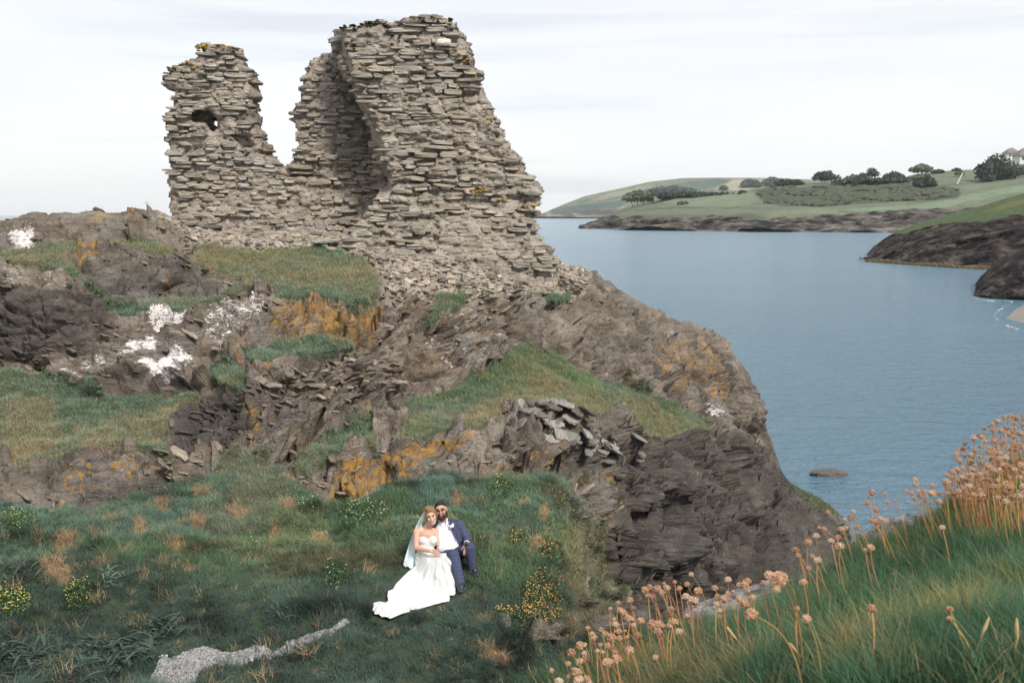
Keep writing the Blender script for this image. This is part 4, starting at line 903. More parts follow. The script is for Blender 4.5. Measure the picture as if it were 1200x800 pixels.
# ------------------------------------------------------------------ grass and plants
def tuft_mesh(name, n, h, spread, wdt, bend, seed, mat, segs=2):
    r = random.Random(seed); v = []; f = []
    for i in range(n):
        a = r.uniform(0, 6.283); rr = spread * math.sqrt(r.random()); bx, by = rr * math.cos(a), rr * math.sin(a)
        d_ = r.uniform(0, 6.283); L_ = h * r.uniform(.5, 1.15); bn = bend * r.uniform(.4, 1.3); ww = wdt * r.uniform(.7, 1.2)
        px_, py_ = math.cos(d_ + 1.57), math.sin(d_ + 1.57); o_ = len(v)
        for q in range(segs + 1):
            t = q / segs; wq = ww * (1 - t) if q else ww
            cx = bx + math.cos(d_) * bn * L_ * t * t; cy = by + math.sin(d_) * bn * L_ * t * t; cz = L_ * t * (1 - .35 * bn * t)
            if q < segs: v += [(cx - px_ * wq * .5, cy - py_ * wq * .5, cz), (cx + px_ * wq * .5, cy + py_ * wq * .5, cz)]
            else: v.append((cx, cy, cz))
        for q in range(segs - 1): f.append((o_ + 2 * q, o_ + 2 * q + 1, o_ + 2 * q + 3, o_ + 2 * q + 2))
        f.append((o_ + 2 * segs - 2, o_ + 2 * segs - 1, o_ + 2 * segs))
    me = bpy.data.meshes.new(name); me.from_pydata(v, [], f); me.materials.append(mat); me.update(); return bpy.data.objects.new(name, me)
grm = M('grass_blade', .7, .25)
ga = grm.attr('tint', True); grm.col(ga.outputs['Color']); 
tr_ = grm.n('ShaderNodeBsdfTranslucent'); grm.L(ga.outputs['Color'], tr_.inputs['Color']); ms = grm.n('ShaderNodeMixShader'); ms.inputs[0].default_value = .3
grm.L(grm.b.outputs[0], ms.inputs[1]); grm.L(tr_.outputs[0], ms.inputs[2]); grm.L(ms.outputs[0], grm.t.nodes['Material Output'].inputs['Surface'])
def scatter(name, protos, pos, rot, scl, tint, label, cat):
    """points carrying rotation, size and tint; each grows one tuft"""
    me = bpy.data.meshes.new(name); me.vertices.add(len(pos)); me.vertices.foreach_set('co', np.asarray(pos, np.float32).ravel())
    for nm, ty, ar in (('rot', 'FLOAT_VECTOR', rot), ('scl', 'FLOAT_VECTOR', scl)):
        at = me.attributes.new(nm, ty, 'POINT'); at.data.foreach_set('vector', np.asarray(ar, np.float32).ravel())
    at = me.attributes.new('tint', 'FLOAT_COLOR', 'POINT'); at.data.foreach_set('color', np.concatenate([tint, np.ones((len(tint), 1))], 1).astype(np.float32).ravel())
    at = me.attributes.new('pick', 'INT', 'POINT'); at.data.foreach_set('value', rng.integers(0, len(protos), len(pos)).astype(np.int32))
    me.update(); o = bpy.data.objects.new(name, me); link(o); tag(o, label, cat, kind='stuff')
    ng = bpy.data.node_groups.new(name, 'GeometryNodeTree'); ng.interface.new_socket('Geometry', in_out='INPUT', socket_type='NodeSocketGeometry'); ng.interface.new_socket('Geometry', in_out='OUTPUT', socket_type='NodeSocketGeometry')
    N = ng.nodes; gi, go = N.new('NodeGroupInput'), N.new('NodeGroupOutput'); join = N.new('GeometryNodeJoinGeometry')
    mtp = N.new('GeometryNodeMeshToPoints'); ng.links.new(gi.outputs[0], mtp.inputs[0])
    def na(nm, dt):
        x = N.new('GeometryNodeInputNamedAttribute'); x.data_type = dt; x.inputs['Name'].default_value = nm; return x.outputs['Attribute']
    for k, p in enumerate(protos):
        io = N.new('GeometryNodeInstanceOnPoints'); ob = N.new('GeometryNodeObjectInfo'); ob.inputs[0].default_value = p; ob.inputs['As Instance'].default_value = True
        cmp_ = N.new('FunctionNodeCompare'); cmp_.data_type = 'INT'; cmp_.operation = 'EQUAL'; cmp_.inputs[3].default_value = k
        ng.links.new(na('pick', 'INT'), cmp_.inputs[2]); ng.links.new(cmp_.outputs[0], io.inputs['Selection'])
        ng.links.new(mtp.outputs[0], io.inputs['Points']); ng.links.new(ob.outputs['Geometry'], io.inputs['Instance'])
        e2r = N.new('FunctionNodeEulerToRotation'); ng.links.new(na('rot', 'FLOAT_VECTOR'), e2r.inputs[0]); ng.links.new(e2r.outputs[0], io.inputs['Rotation'])
        ng.links.new(na('scl', 'FLOAT_VECTOR'), io.inputs['Scale']); ng.links.new(io.outputs[0], join.inputs[0])
    ng.links.new(join.outputs[0], go.inputs[0])
    md = o.modifiers.new('grow', 'NODES'); md.node_group = ng
    return o
def sample(sh, W, n, seed):
    """n random places on a sheet, weight W per vertex times real area"""
    P = sh.P[:sh.nfront]; du = np.linalg.norm(np.diff(P, axis=1), axis=-1)[:-1]; dv = np.linalg.norm(np.diff(P, axis=0), axis=-1)[:, :-1]
    A_ = du * dv * W[:sh.nfront][:-1, :-1]; vis = (sh.PX[:sh.nfront][:-1, :-1] > -60) & (sh.PX[:sh.nfront][:-1, :-1] < 1260) & (sh.PY[:sh.nfront][:-1, :-1] < 850)
    A_ = (A_ * vis).ravel(); r = np.random.default_rng(seed); c = r.choice(len(A_), n, p=A_ / A_.sum()); j, i = np.divmod(c, P.shape[1] - 1)
    a, b = r.random(n)[:, None], r.random(n)[:, None]
    pos = (P[j, i] * (1 - a) + P[j, i + 1] * a) * (1 - b) + (P[j + 1, i] * (1 - a) + P[j + 1, i + 1] * a) * b
    return pos, j, i, sh.N[j, i], A_.sum()
def lean(Nv, k, r, n):
    ax = np.cross(np.array([[0, 0, 1.]]), Nv); 
    return np.stack([np.arctan2(-Nv[:, 1], 1.2) * k + r.normal(size=n) * .12, np.arctan2(Nv[:, 0], 1.2) * k + r.normal(size=n) * .12, r.random(n) * 6.283], -1)
WINDOW_PATH = msk(PATH, 2, PXh, PYh + 2)
stones_hide = polysd(PXh, PYh, pile) > -2
dress_zone = np.exp(-(((PXh - 492) / 55) ** 2 + ((PYh - 690) / 30) ** 2) ** 2)
gown_zone = sstep(-1.0, 1.0, polysd(PXh, PYh, [(484, 645), (536, 645), (538, 660), (560, 664), (563, 680), (548, 680), (546, 704), (530, 710), (505, 717), (470, 728), (455, 733), (428, 727), (430, 700), (452, 700), (455, 686), (472, 668), (484, 660)]))
gw = sstep(.45, .75, grass) * (1 - .93 * WINDOW_PATH) * (1 - gown_zone)
turf_p = [tuft_mesh('turf_tuft', 16, .075, .07, .007, .9, 500 + k, grm.m) for k in range(4)]
long_p = [tuft_mesh('tussock', 22, .17, .07, .007, 1.0, 520 + k, grm.m, 3) for k in range(4)]
def turf_tint(sh, j, i, pos, seed):
    r = np.random.default_rng(seed); n = len(j); py = sh.PY[j, i]; px = sh.PX[j, i]; dr = dry[j, i]; mo = mound[j, i][:, None]
    a = fbm(pos * 1.3, 3, 81)[:, None]; b = fbm(pos * .6, 3, 84)[:, None]
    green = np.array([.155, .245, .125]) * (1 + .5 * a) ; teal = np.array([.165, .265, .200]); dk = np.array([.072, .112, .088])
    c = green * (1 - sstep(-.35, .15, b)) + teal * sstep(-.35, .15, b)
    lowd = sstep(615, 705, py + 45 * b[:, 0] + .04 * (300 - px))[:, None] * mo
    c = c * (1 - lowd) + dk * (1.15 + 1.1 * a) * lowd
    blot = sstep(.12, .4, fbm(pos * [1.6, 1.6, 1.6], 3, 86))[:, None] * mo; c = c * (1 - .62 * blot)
    dc = np.array([.50, .34, .19]); dd = np.clip(dr[:, None] * 1.15 - .25 * r.random((n, 1)), 0, 1)
    c = c * (1 - dd * .9) + dc * dd * .9
    up = (1 - mo) * .32; c = c * (1 - up) + np.array([.30, .32, .18]) * up
    stray = (r.random((n, 1)) < .05); c = np.where(stray, dc * .9, c)
    return np.clip(c * (.75 + .5 * r.random((n, 1))), .004, 1)
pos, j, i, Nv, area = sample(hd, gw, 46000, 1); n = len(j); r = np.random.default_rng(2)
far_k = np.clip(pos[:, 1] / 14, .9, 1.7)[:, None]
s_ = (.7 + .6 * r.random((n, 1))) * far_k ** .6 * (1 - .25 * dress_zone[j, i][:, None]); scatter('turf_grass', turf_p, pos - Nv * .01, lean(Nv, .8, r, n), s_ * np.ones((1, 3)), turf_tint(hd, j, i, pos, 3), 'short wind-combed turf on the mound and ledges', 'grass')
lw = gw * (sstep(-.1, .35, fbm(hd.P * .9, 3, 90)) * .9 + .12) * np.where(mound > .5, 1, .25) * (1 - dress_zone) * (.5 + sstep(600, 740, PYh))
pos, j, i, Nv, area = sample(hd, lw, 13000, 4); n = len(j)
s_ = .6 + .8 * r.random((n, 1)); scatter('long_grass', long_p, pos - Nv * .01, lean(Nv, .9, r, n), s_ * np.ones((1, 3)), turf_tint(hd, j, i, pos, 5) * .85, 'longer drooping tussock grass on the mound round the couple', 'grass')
# green tufts in cracks of the cliff
cw = np.clip(gside + .0, 0, 1) * 1.6 + sstep(.28, .5, fbm(hd.P * .8, 3, 93)) * (1 - grass) * .05 * (PYh < 620) + msk([[(690, 350), (850, 480), (900, 620), (760, 700), (700, 560)]], 10) * sstep(.2, .5, fbm(hd.P * 1.1, 3, 95)) * .35
pos, j, i, Nv, area = sample(hd, cw, 5200, 6); n = len(j); tt = np.where(r.random((n, 1)) < .45, np.array([[.19, .15, .08]]), np.array([[.05, .085, .04]])) * (.6 + .8 * r.random((n, 1)))
scatter('cliff_grass', turf_p, pos - Nv * .01, lean(Nv, 1.0, r, n), (.7 + .9 * r.random((n, 1))) * np.ones((1, 3)), tt, 'sparse grass rooted in cracks of the cliff', 'grass')
# gravel on the path
grp = []
gsm = M('pebble', .85, .3); ga2 = gsm.attr('tint', True); gsm.col(ga2.outputs['Color'])
for k in range(3):
    v, f = rock_shape((.5, .4, .3), 600 + k, 2, 1); me = bpy.data.meshes.new('pebble'); me.from_pydata(v.tolist(), [], f); me.materials.append(gsm.m); grp.append(bpy.data.objects.new('pebble', me))
pos, j, i, Nv, area = sample(hd, (pm > .5) * 1.0 + .03 * (pm > .05), 9000, 8); n = len(j); g_ = (.18 + .40 * r.random((n, 1))) * np.array([[.62, .61, .60]])
scatter('path_gravel', grp, pos + [0, 0, .012], r.random((n, 3)) * 6, (.018 + .03 * r.random((n, 1))) * np.ones((1, 3)), g_, 'pale grey chippings lying on the path', 'gravel')

# foreground grass
fg_p = [tuft_mesh('grass_clump', 18, .13, .035, .0030, .75, 540 + k, grm.m, 4) for k in range(5)]
W = np.ones_like(bk.PX); W *= 1.0
pos, j, i, Nv, area = sample(bk, W * (.35 + .65 * sstep(-.3, .2, fbm(bk.P * 5, 3, 97))), 16000, 9); n = len(j)
a = fbm(pos * 2.2, 3, 98)[:, None]; b = fbm(pos * 5, 3, 99)[:, None]; pyb = bk.PY[j, i][:, None]; pxb = bk.PX[j, i][:, None]
c = np.array([.060, .135, .070]) * (1 + .7 * a); c = np.where(b > .22, np.array([.095, .17, .045]), c)
dr_ = sstep(.22, .62, b + .4 * a + .26 * sstep(720, 800, pyb) * sstep(1010, 820, pxb) + .12 * sstep(740, 800, pyb)); c = c * (1 - .75 * dr_) + np.array([.38, .27, .13]) * .75 * dr_
c = np.where(r.random((n, 1)) < .07, np.array([[.32, .23, .12]]), c) * (.6 + .8 * r.random((n, 1)))
s_ = (.6 + .7 * r.random((n, 1))) * (1 - .25 * sstep(30, 0, pyb - bk.top[i][:, None]))
scatter('foreground_grass', fg_p, pos - [0, 0, .012], lean(Nv, .4, r, n) + [0, 0, 0], s_ * np.ones((1, 3)), np.clip(c, .004, 1), 'lush green grass with straw-coloured blades on the near bank', 'grass')

# rubble chips on the talus and shards on the bare rock
shm = M('rock_shard', .9, .2); sa = shm.attr('tint', True); shm.col(shm.mix(1.0, sa.outputs['Color'], shm.ramp(shm.noise(2.5, 5, .7), [(.3, .6), (.7, 1.3)]), 'MULTIPLY'))
shp = []
for k in range(5):
    v, f = rock_shape((.5, .42, .20), 640 + k * 3, 2, 1, 0, 0, .75); me = bpy.data.meshes.new('shard'); me.from_pydata(v.tolist(), [], f); me.materials.append(shm.m); shp.append(bpy.data.objects.new('shard', me))
pos, j, i, Nv, area = sample(hd, (pale > .45) * rock * 1.0, 5500, 20); n = len(j); tn = np.array([[.31, .27, .22]]) * (.45 + .9 * r.random((n, 1))) * (1 + .03 * r.normal(size=(n, 3)))
scatter('rubble', shp, pos + Nv * .01, np.stack([r.normal(size=n) * .3, r.normal(size=n) * .3, r.random(n) * 6.28], -1), (.05 + .26 * r.random((n, 1)) ** 2.5) * np.ones((1, 3)), np.clip(tn, .02, .8), 'fallen stones and rubble under the castle walls', 'rubble')
pos, j, i, Nv, area = sample(hd, rock * (1 - tal) * np.clip(1 - 1.3 * lich, 0, 1) * np.clip(1 - 1.3 * quar, 0, 1) * (sstep(-.1, .3, fbm(hd.P * .9, 3, 120)) + .15), 4200, 21); n = len(j); dk_ = dark[j, i][:, None]
tn = (np.array([[.20, .165, .13]]) * (1 - dk_) + np.array([[.07, .062, .056]]) * dk_) * (.5 + .9 * r.random((n, 1))); thp = th[j, i]
scatter('rock_shards', shp, pos + Nv * .005, np.stack([r.normal(size=n) * .35 - .2, thp + r.normal(size=n) * .25, r.normal(size=n) * .5], -1), (.05 + .24 * r.random((n, 1)) ** 2.2) * np.array([[1.5, 1, .8]]), np.clip(tn, .02, .8), 'broken slate edges standing proud of the bare rock faces', 'rock')

# ------------------------------------------------------------------ thrift flowers on the near bank
stem_m = M('thrift_stem', .7, .3); so_ = stem_m.n('ShaderNodeObjectInfo').outputs['Random']
stem_m.col(stem_m.ramp(so_, [(0, (.30, .30, .08)), (.35, (.52, .30, .10)), (.7, (.60, .26, .14)), (1, (.42, .17, .11))]))
head_m = M('thrift_petals', .85, .15); ho = head_m.n('ShaderNodeObjectInfo').outputs['Random']; hi_ = head_m.n('ShaderNodeNewGeometry').outputs['Random Per Island']
hc = head_m.ramp(ho, [(0, (.62, .32, .12)), (.4, (.74, .46, .23)), (.75, (.84, .68, .50)), (1, (.54, .24, .08))])
hc = head_m.mix(hi_, head_m.mix(1.0, hc, (.42, .34, .28), 'MULTIPLY'), head_m.mix(.35, hc, (.95, .85, .80))); head_m.col(hc)
calyx_m = plain('thrift_calyx', (.34, .15, .07), .8, .2, .3, 200)
def head_mesh(seed):
    r = random.Random(seed); v = []; f = []; mi = []
    n = 95
    for k in range(n):                        # papery florets over the dome
        z = 1 - 1.45 * (k + .5) / n; a = k * 2.39996; s = math.sqrt(max(0, 1 - z * z)); d_ = Vector((s * math.cos(a), s * math.sin(a), z)); d_ = (d_ + Vector([r.uniform(-.12, .12) for _ in range(3)])).normalized()
        t = d_.orthogonal().normalized(); t.rotate(Matrix.Rotation(r.uniform(0, 6.28), 3, d_)); b = d_.cross(t); R_ = r.uniform(.78, 1.18); wd = r.uniform(.12, .20)
        o_ = len(v); base = d_ * .55; tip = d_ * R_
        v += [tuple(base), tuple(tip * .93 + t * wd), tuple(tip + d_ * .02), tuple(tip * .93 - t * wd), tuple(tip * .95 + b * wd), tuple(tip * .95 - b * wd)]
        f += [(o_, o_ + 1, o_ + 2, o_ + 3), (o_, o_ + 4, o_ + 2, o_ + 5)]; mi += [0, 0]
    o_ = len(v)
    for q, (z, rr) in enumerate(((-.95, .16), (-.62, .55), (-.2, .80), (.3, .72), (.75, .3))):
        for s in range(8): v.append((rr * math.cos(s * .785), rr * math.sin(s * .785), z))
    for q in range(4):
        for s in range(8): f.append((o_ + q * 8 + s, o_ + q * 8 + (s + 1) % 8, o_ + q * 8 + 8 + (s + 1) % 8, o_ + q * 8 + 8 + s)); mi.append(1 if q < 2 else 0)
    f.append(tuple(o_ + 32 + s for s in range(8))); mi.append(0)
    me = bpy.data.meshes.new('flower_head'); me.from_pydata(v, [], f); me.materials.append(head_m.m); me.materials.append(calyx_m); me.polygons.foreach_set('material_index', mi); me.update(); return me
head_lib = [head_mesh(k) for k in range(5)]
def stem_obj(parent, root, tip, rad, bow, seed, name='stem', mat=None):
    r = random.Random(seed); root = Vector(root); tip = Vector(tip); ax = tip - root; sd_ = ax.cross(Vector((r.uniform(-1, 1), r.uniform(-1, 1), 0))).normalized() * ax.length * bow
    v = []; f = []; ns = 8
    org = Vector(parent.location)
    for q in range(ns + 1):
        t = q / ns; c = root + ax * t + sd_ * math.sin(math.pi * t) + Vector((0, 0, ax.length * .10 * math.sin(math.pi * t))); rr = rad * (1.25 - .4 * t)
        for s in range(4): v.append(tuple(c - org + Vector((rr * math.cos(s * 1.5708), rr * math.sin(s * 1.5708), 0))))
    for q in range(ns):
        for s in range(4): f.append((q * 4 + s, q * 4 + (s + 1) % 4, q * 4 + 4 + (s + 1) % 4, q * 4 + 4 + s))
    me = bpy.data.meshes.new(name); me.from_pydata(v, [], f); me.materials.append(mat or stem_m.m); me.shade_smooth(); o = bpy.data.objects.new(name, me); link(o, parent); return o
Z8 = [(26,580),(60,632),(117,497),(103,550),(108,608),(145,590),(155,540),(178,500),(190,620),(195,382),(160,465),(180,460),(210,455),(215,410),(225,430),(260,392),(275,410),(300,290),(337,265),(395,252),(347,300),(318,340),(325,365),(375,330),(362,312),(385,338),(408,290),(395,340),(410,368),(443,350),(305,428),(345,430),(340,400),(370,395),(380,425),(255,460),(290,465),(240,490),(265,495),(322,495),(330,528),(390,487),(435,420),(287,543),(463,203),(487,190),(520,200),(552,172),(560,188),(567,195),(602,167),(624,197),(660,177),(680,132),(712,210),(656,236),(692,255),(540,215),(545,228),(478,232),(505,235),(587,293),(578,318),(598,355),(660,325),(525,390),(500,370),(580,372),(623,400),(790,195),(803,235),(798,270),(813,300),(812,330),(837,248),(852,220),(875,210),(905,180),(942,165),(930,180),(853,155),(948,208),(903,245),(965,240),(932,270),(1020,170),(1048,137),(1175,290),(1175,20),(1185,45),(200,640),(150,625),(495,355),(525,365),(548,378),(185,525),(130,575)]
Z7 = [(370,485),(475,455),(80,410),(88,425),(117,388),(175,300),(130,430),(145,442),(165,350),(150,345),(140,370),(185,385),(210,400),(205,375),(215,350),(250,298),(240,318),(225,322),(250,312),(230,345),(260,345),(305,243),(295,258),(293,275),(341,245),(350,270),(375,265),(408,270),(431,205),(433,220),(405,238),(420,245),(440,240),(447,252),(458,240),(480,222),(500,270),(480,245),(430,262),(460,265),(500,245),(510,345),(520,215),(535,230),(540,200),(560,210),(545,185),(300,325),(315,330),(330,320),(345,325),(285,410),(300,405),(320,295),(303,683),(325,716),(548,555),(120,465),(545,245),(560,255),(575,240),(590,262),(600,230),(615,215),(585,225),(605,250),(625,262),(640,190),(650,205),(620,190),(660,225),(690,220),(700,235)]
BIG = [(913, 678, 1.75, 8, 26), (910, 690, 1.72, 9, 24), (880, 719, 1.85, 70, 120), (941, 682, 2.3, 5, 90), (945, 725, 2.1, 25, 110), (1021, 713, 2.0, -2, 110), (1113, 714, 1.95, 55, 110), (1113, 725, 1.93, 50, 105), (768, 770, 2.7, 20, 60)]
heads = [(640 + x / 4, 640 + y / 4) for x, y in Z8] + [(900 + x / 2.5, 480 + y / 2.5) for x, y in Z7]
r = random.Random(11)
dense = [(1105, 560), (1118, 535), (1128, 518), (1148, 503), (1172, 490), (1200, 483), (1215, 483), (1215, 585), (1180, 590), (1150, 582), (1105, 578)]
while len(heads) < 400:
    x, y = r.uniform(1100, 1212), r.uniform(482, 592)
    if float(polysd(np.array([x]), np.array([y]), dense)[0]) > 0: heads.append((x, y))
CL = [  # clump roots and what sets each apart
 (668, 806, 'leftmost thrift clump at the bottom edge with a few pinkish dry heads'), (716, 790, 'thrift clump with crowded faded pink heads second from the left'), (748, 778, 'thrift clump whose tall heads gather left of the grey rock'),
 (790, 762, 'thrift clump with green stems directly left of the long grey rock'), (812, 752, 'short thrift clump low beside the left end of the grey rock'), (868, 748, 'thrift clump growing in front of the middle of the long grey rock'), (905, 738, 'thrift clump leaning over the right end of the long grey rock'),
 (958, 705, 'sparse thrift clump with curved stems left of the dense bank flowers'), (985, 688, 'thrift clump with tan heads and green stems above the small grey rock'), (1012, 668, 'tall thrift clump with reddish stems before the open water'), (1042, 652, 'tall pale headed thrift clump right of the reddish stemmed one'),
 (1075, 638, 'thrift clump with orange stems and long bare stalks'), (1108, 622, 'thrift clump at the foot of the dense flower mass'), (1140, 604, 'thrift clump forming the left part of the dense flower mass'), (1168, 590, 'thrift clump in the middle of the dense flower mass'), (1196, 576, 'thrift clump at the right edge of the picture in the dense mass'), (1020, 735, 'pair of tiny low thrift heads in the near grass')]
clumps = []
for (cx, cy, lab) in CL:
    g = bk.at(cx, max(cy, float(np.interp(cx, bk.cols, bk.top)) + 2)); clumps.append(empty('thrift_clump', g.tolist(), lab, 'thrift', 'thrift clumps on the near bank'))
cushion = tuft_mesh('cushion', 60, .09, .07, .003, 1.0, 700, stem_m.m, 3)
leafg = plain('thrift_leaf', (.07, .12, .05), .7, .2, .4, 60)
cushion.data.materials.clear(); cushion.data.materials.append(leafg)
rest = []
def flower(par, hx, hy, rx, ry, seed, hr, Yh=None, rad=.0015):
    rr_ = random.Random(seed); topy = float(np.interp(rx, bk.cols, bk.top)) + 3; ry = max(ry, topy)
    g = bk.at(rx, ry); Y = Yh if Yh else g[1] - rr_.uniform(-.02, .10)
    tip = PV(hx, hy, Y); st = stem_obj(par, g - np.array([0, 0, .02]), tip, rad, rr_.uniform(.02, .10), seed)
    h = bpy.data.objects.new('flower_head', head_lib[seed % 5]); link(h, st); h.location = tip - Vector(par.location)
    ax = (tip - Vector(g)).normalized(); ax = (ax + Vector((rr_.uniform(-.5, .5), rr_.uniform(-.5, .3), .5))).normalized()
    h.rotation_euler = ax.to_track_quat('Z', 'Y').to_euler(); s = hr * rr_.choice([rr_.uniform(.5, .8), rr_.uniform(.8, 1.1), rr_.uniform(1.0, 1.3)]); h.scale = (s, s, s * rr_.uniform(.72, .95))
for k, (hx, hy) in enumerate(heads):
    rr_ = random.Random(1000 + k)
    if k < len(Z8): ox, oy = (rr_.uniform(5, 32), rr_.uniform(50, 95))
    else: ox, oy = (rr_.uniform(8, 45), rr_.uniform(50, 85)) if hy > 560 else (rr_.uniform(5, 50), rr_.uniform(50, 90))
    if hx > 1090: ox *= .6
    if hy > 700 and hx > 1000: ox, oy = 6, 18
    if 1040 < hx < 1050 and 670 < hy < 680 or 1085 < hx < 1095 and 655 < hy < 668: ox, oy = 4, 16
    rx, ry = hx + ox, hy + oy
    c = min(range(len(CL)), key=lambda q: (CL[q][0] - rx) ** 2 + .5 * (CL[q][1] - ry) ** 2)
    hr = .0108 if hx < 940 else .0112
    if hx > 1090: hr = .0105
    flower(clumps[c], hx, hy, rx, ry, 1000 + k, hr)
for k, c in enumerate(clumps[:-1]):
    o = bpy.data.objects.new('leaf_cushion', cushion.data); link(o, c); o.rotation_euler.z = k * 1.3; o.scale = (1.1, 1.1, .9)
BL = ['big pale out-of-focus thrift head nearest the camera, upper of two almost touching', 'big pale thrift head just under the other near one', 'large pale thrift flower on a long stalk leaning from the bottom edge', 'single thrift flower right of the two big near heads', 'thrift flower on a thin tan stalk in front of the green bank', 'solitary thrift flower on an upright curved green stalk', 'pale thrift head, upper of a touching pair at the far right', 'orange-brown thrift head, lower of a touching pair at the far right', 'pinkish round thrift head low between the left clumps and the rock']
for k, (hx, hy, Y, ox, oy) in enumerate(BIG):
    rx, ry = hx + ox + (25 if k < 2 else 0), hy + max(oy, 118 if k < 2 else 0)
    p = bk.at(rx, ry); e = empty('thrift_flower', p.tolist(), BL[k], 'thrift', 'single thrift flowers near the camera'); flower(e, hx, hy, rx, ry, 1400 + k, .0118 if k != 7 else .0105, min(Y, float(p[1]) + .25) if k not in (3, 4, 8) else None, .0013)
# straw seed stalks
straw = plain('straw', (.42, .29, .14), .8, .2, .3, 80)
for k, (x0, y0, x1, y1, lab) in enumerate([(965, 800, 935, 765, 'short broken straw stalk among the green grass left of centre'), (1125, 812, 1152, 740, 'straw grass stalk leaning right near the lower right corner'), (1092, 760, 1088, 718, 'thin seeded grass stalk standing above the near turf'), (1195, 812, 1192, 745, 'straw stalk at the very right edge of the picture'), (900, 800, 860, 745, 'long tan stalk leaning left below the yellow lichened rock'), (1060, 812, 1085, 770, 'pale bent straw at the bottom edge left of the big thrift pair')]):
    g = bk.at(x0, min(y0, 840)); e = empty('grass_stalk', g.tolist(), lab, 'grass stalk', 'dry grass stalks'); tip = PV(x1, y1, g[1] + .02)
    stem_obj(e, g, tip, .0014, .05, 30 + k, 'stalk', straw); 
    v, f = blob(2); ax = (tip - Vector(g)).normalized(); v = v * (1 + .25 * fbm(v * 5 + k, 2, k))[:, None] * [.0035, .0035, .022]; mt = np.array(ax.to_track_quat('Z', 'Y').to_matrix()); mesh_obj('seed_head', v @ mt.T + np.array(tip + ax * .01), f, straw, e)

# ------------------------------------------------------------------ wild flowers and weeds on the mound
leaf_g = leaf_mat('herb_leaf', (.045, .085, .035), .5); petal_y = leaf_mat('yellow_petal', (.62, .50, .10), .2); petal_o = leaf_mat('orange_petal', (.66, .36, .12), .3); petal_c = leaf_mat('cream_petal', (.66, .64, .38), .2)
def herb(px, py, wpx, hpx, nf, pm_, label, seed, nleaf=None, tall=.16, cat='wild flowers', name='wildflower_clump'):
    r = random.Random(seed); g0 = hd.at(px, py); root = empty(name, g0.tolist(), label, cat); lv, lf, fv, ff = [], [], [], []
    nleaf = nleaf or int(wpx * hpx * .55)
    for k in range(nleaf):
        a, q = r.uniform(0, 6.28), math.sqrt(r.random()); x, y = px + wpx / 2 * q * math.cos(a), py + hpx / 2 * q * math.sin(a); g = hd.at(x, y) + np.array([0, -.02, r.uniform(0, tall * .8)])
        d_ = Vector((r.uniform(-1, 1), r.uniform(-1, 1), r.uniform(.2, 1.2))).normalized(); s = Vector((r.uniform(-1, 1), r.uniform(-1, 1), r.uniform(-1, 1))).cross(d_).normalized(); L_ = r.uniform(.03, .06); p = Vector(g); o_ = len(lv)
        lv += [p, p + d_ * L_ * .5 + s * L_ * .22, p + d_ * L_, p + d_ * L_ * .5 - s * L_ * .22]; lf.append((o_, o_ + 1, o_ + 2, o_ + 3))
    for k in range(nf):
        a, q = r.uniform(0, 6.28), math.sqrt(r.random()); x, y = px + wpx / 2 * q * math.cos(a), py + hpx / 2 * q * math.sin(a); p = Vector(hd.at(x, y)) + Vector((0, -.03, tall * r.uniform(.4, 1.25))); s = r.uniform(.006, .011); o_ = len(fv)
        fv += [p + Vector(c) * s for c in ((1, 0, 0), (-1, 0, 0), (0, 1, 0), (0, -1, 0), (0, 0, 1), (0, 0, -.8))]
        ff += [(o_ + a_, o_ + b_, o_ + c_) for a_, b_, c_ in ((0, 2, 4), (2, 1, 4), (1, 3, 4), (3, 0, 4), (2, 0, 5), (1, 2, 5), (3, 1, 5), (0, 3, 5))]
    mesh_obj('leaves', [tuple(v) for v in lv], lf, leaf_g, root); mesh_obj('blossoms', [tuple(v) for v in fv], ff, pm_, root); return root
herb(428, 612, 60, 34, 90, petal_c, 'broad clump of creamy yellow flowers up-slope left of the bride', 1, tall=.2)
herb(586, 582, 26, 22, 26, petal_c, 'dark green clump with pale yellow flowers on the mound crest right of the groom', 2)
herb(607, 628, 22, 26, 70, petal_o, 'orange flower patch nearest to the right of the groom', 3, tall=.10)
herb(645, 646, 20, 34, 90, petal_o, 'tall narrow orange flower patch on the edge of the mound', 4, tall=.1)
herb(657, 592, 16, 12, 16, petal_y, 'tiny yellow flower patch at the upper right edge of the mound', 5)
herb(640, 704, 58, 62, 620, petal_o, 'largest orange-yellow flower bank overhanging the hollow at the mound foot', 6, 2600, .12)
herb(600, 728, 44, 14, 60, petal_o, 'low thin flower patch trailing left above the hollow', 7)
herb(16, 716, 44, 38, 170, petal_y, 'dense yellow flower clump at the left edge of the picture', 8, tall=.16)
herb(92, 708, 34, 24, 50, petal_y, 'sparse yellow flower clump right of the dense left-edge one', 9, tall=.16)
herb(22, 624, 50, 22, 46, petal_y, 'scattered yellow flowers under the rock at the left edge', 10)
herb(395, 682, 28, 26, 22, petal_c, 'faint creamy flower clump in dark grass left of the dress train', 11)
herb(362, 602, 24, 16, 16, petal_c, 'small clump with white flowers at the upper left of the mound', 12)
herb(298, 642, 12, 10, 6, petal_c, 'tiny clump with a few white flowers in the middle of the mound', 13)
herb(668, 620, 18, 30, 40, petal_o, 'thin orange flower strip on the brown outer edge of the mound', 15, 500, .1)
herb(676, 690, 22, 36, 50, petal_y, 'leafy green clump hanging over the gully right of the largest flower bank', 16, 700, .14)
herb(700, 772, 30, 16, 60, petal_y, 'pale yellow flower haze behind the foreground thrift', 14)
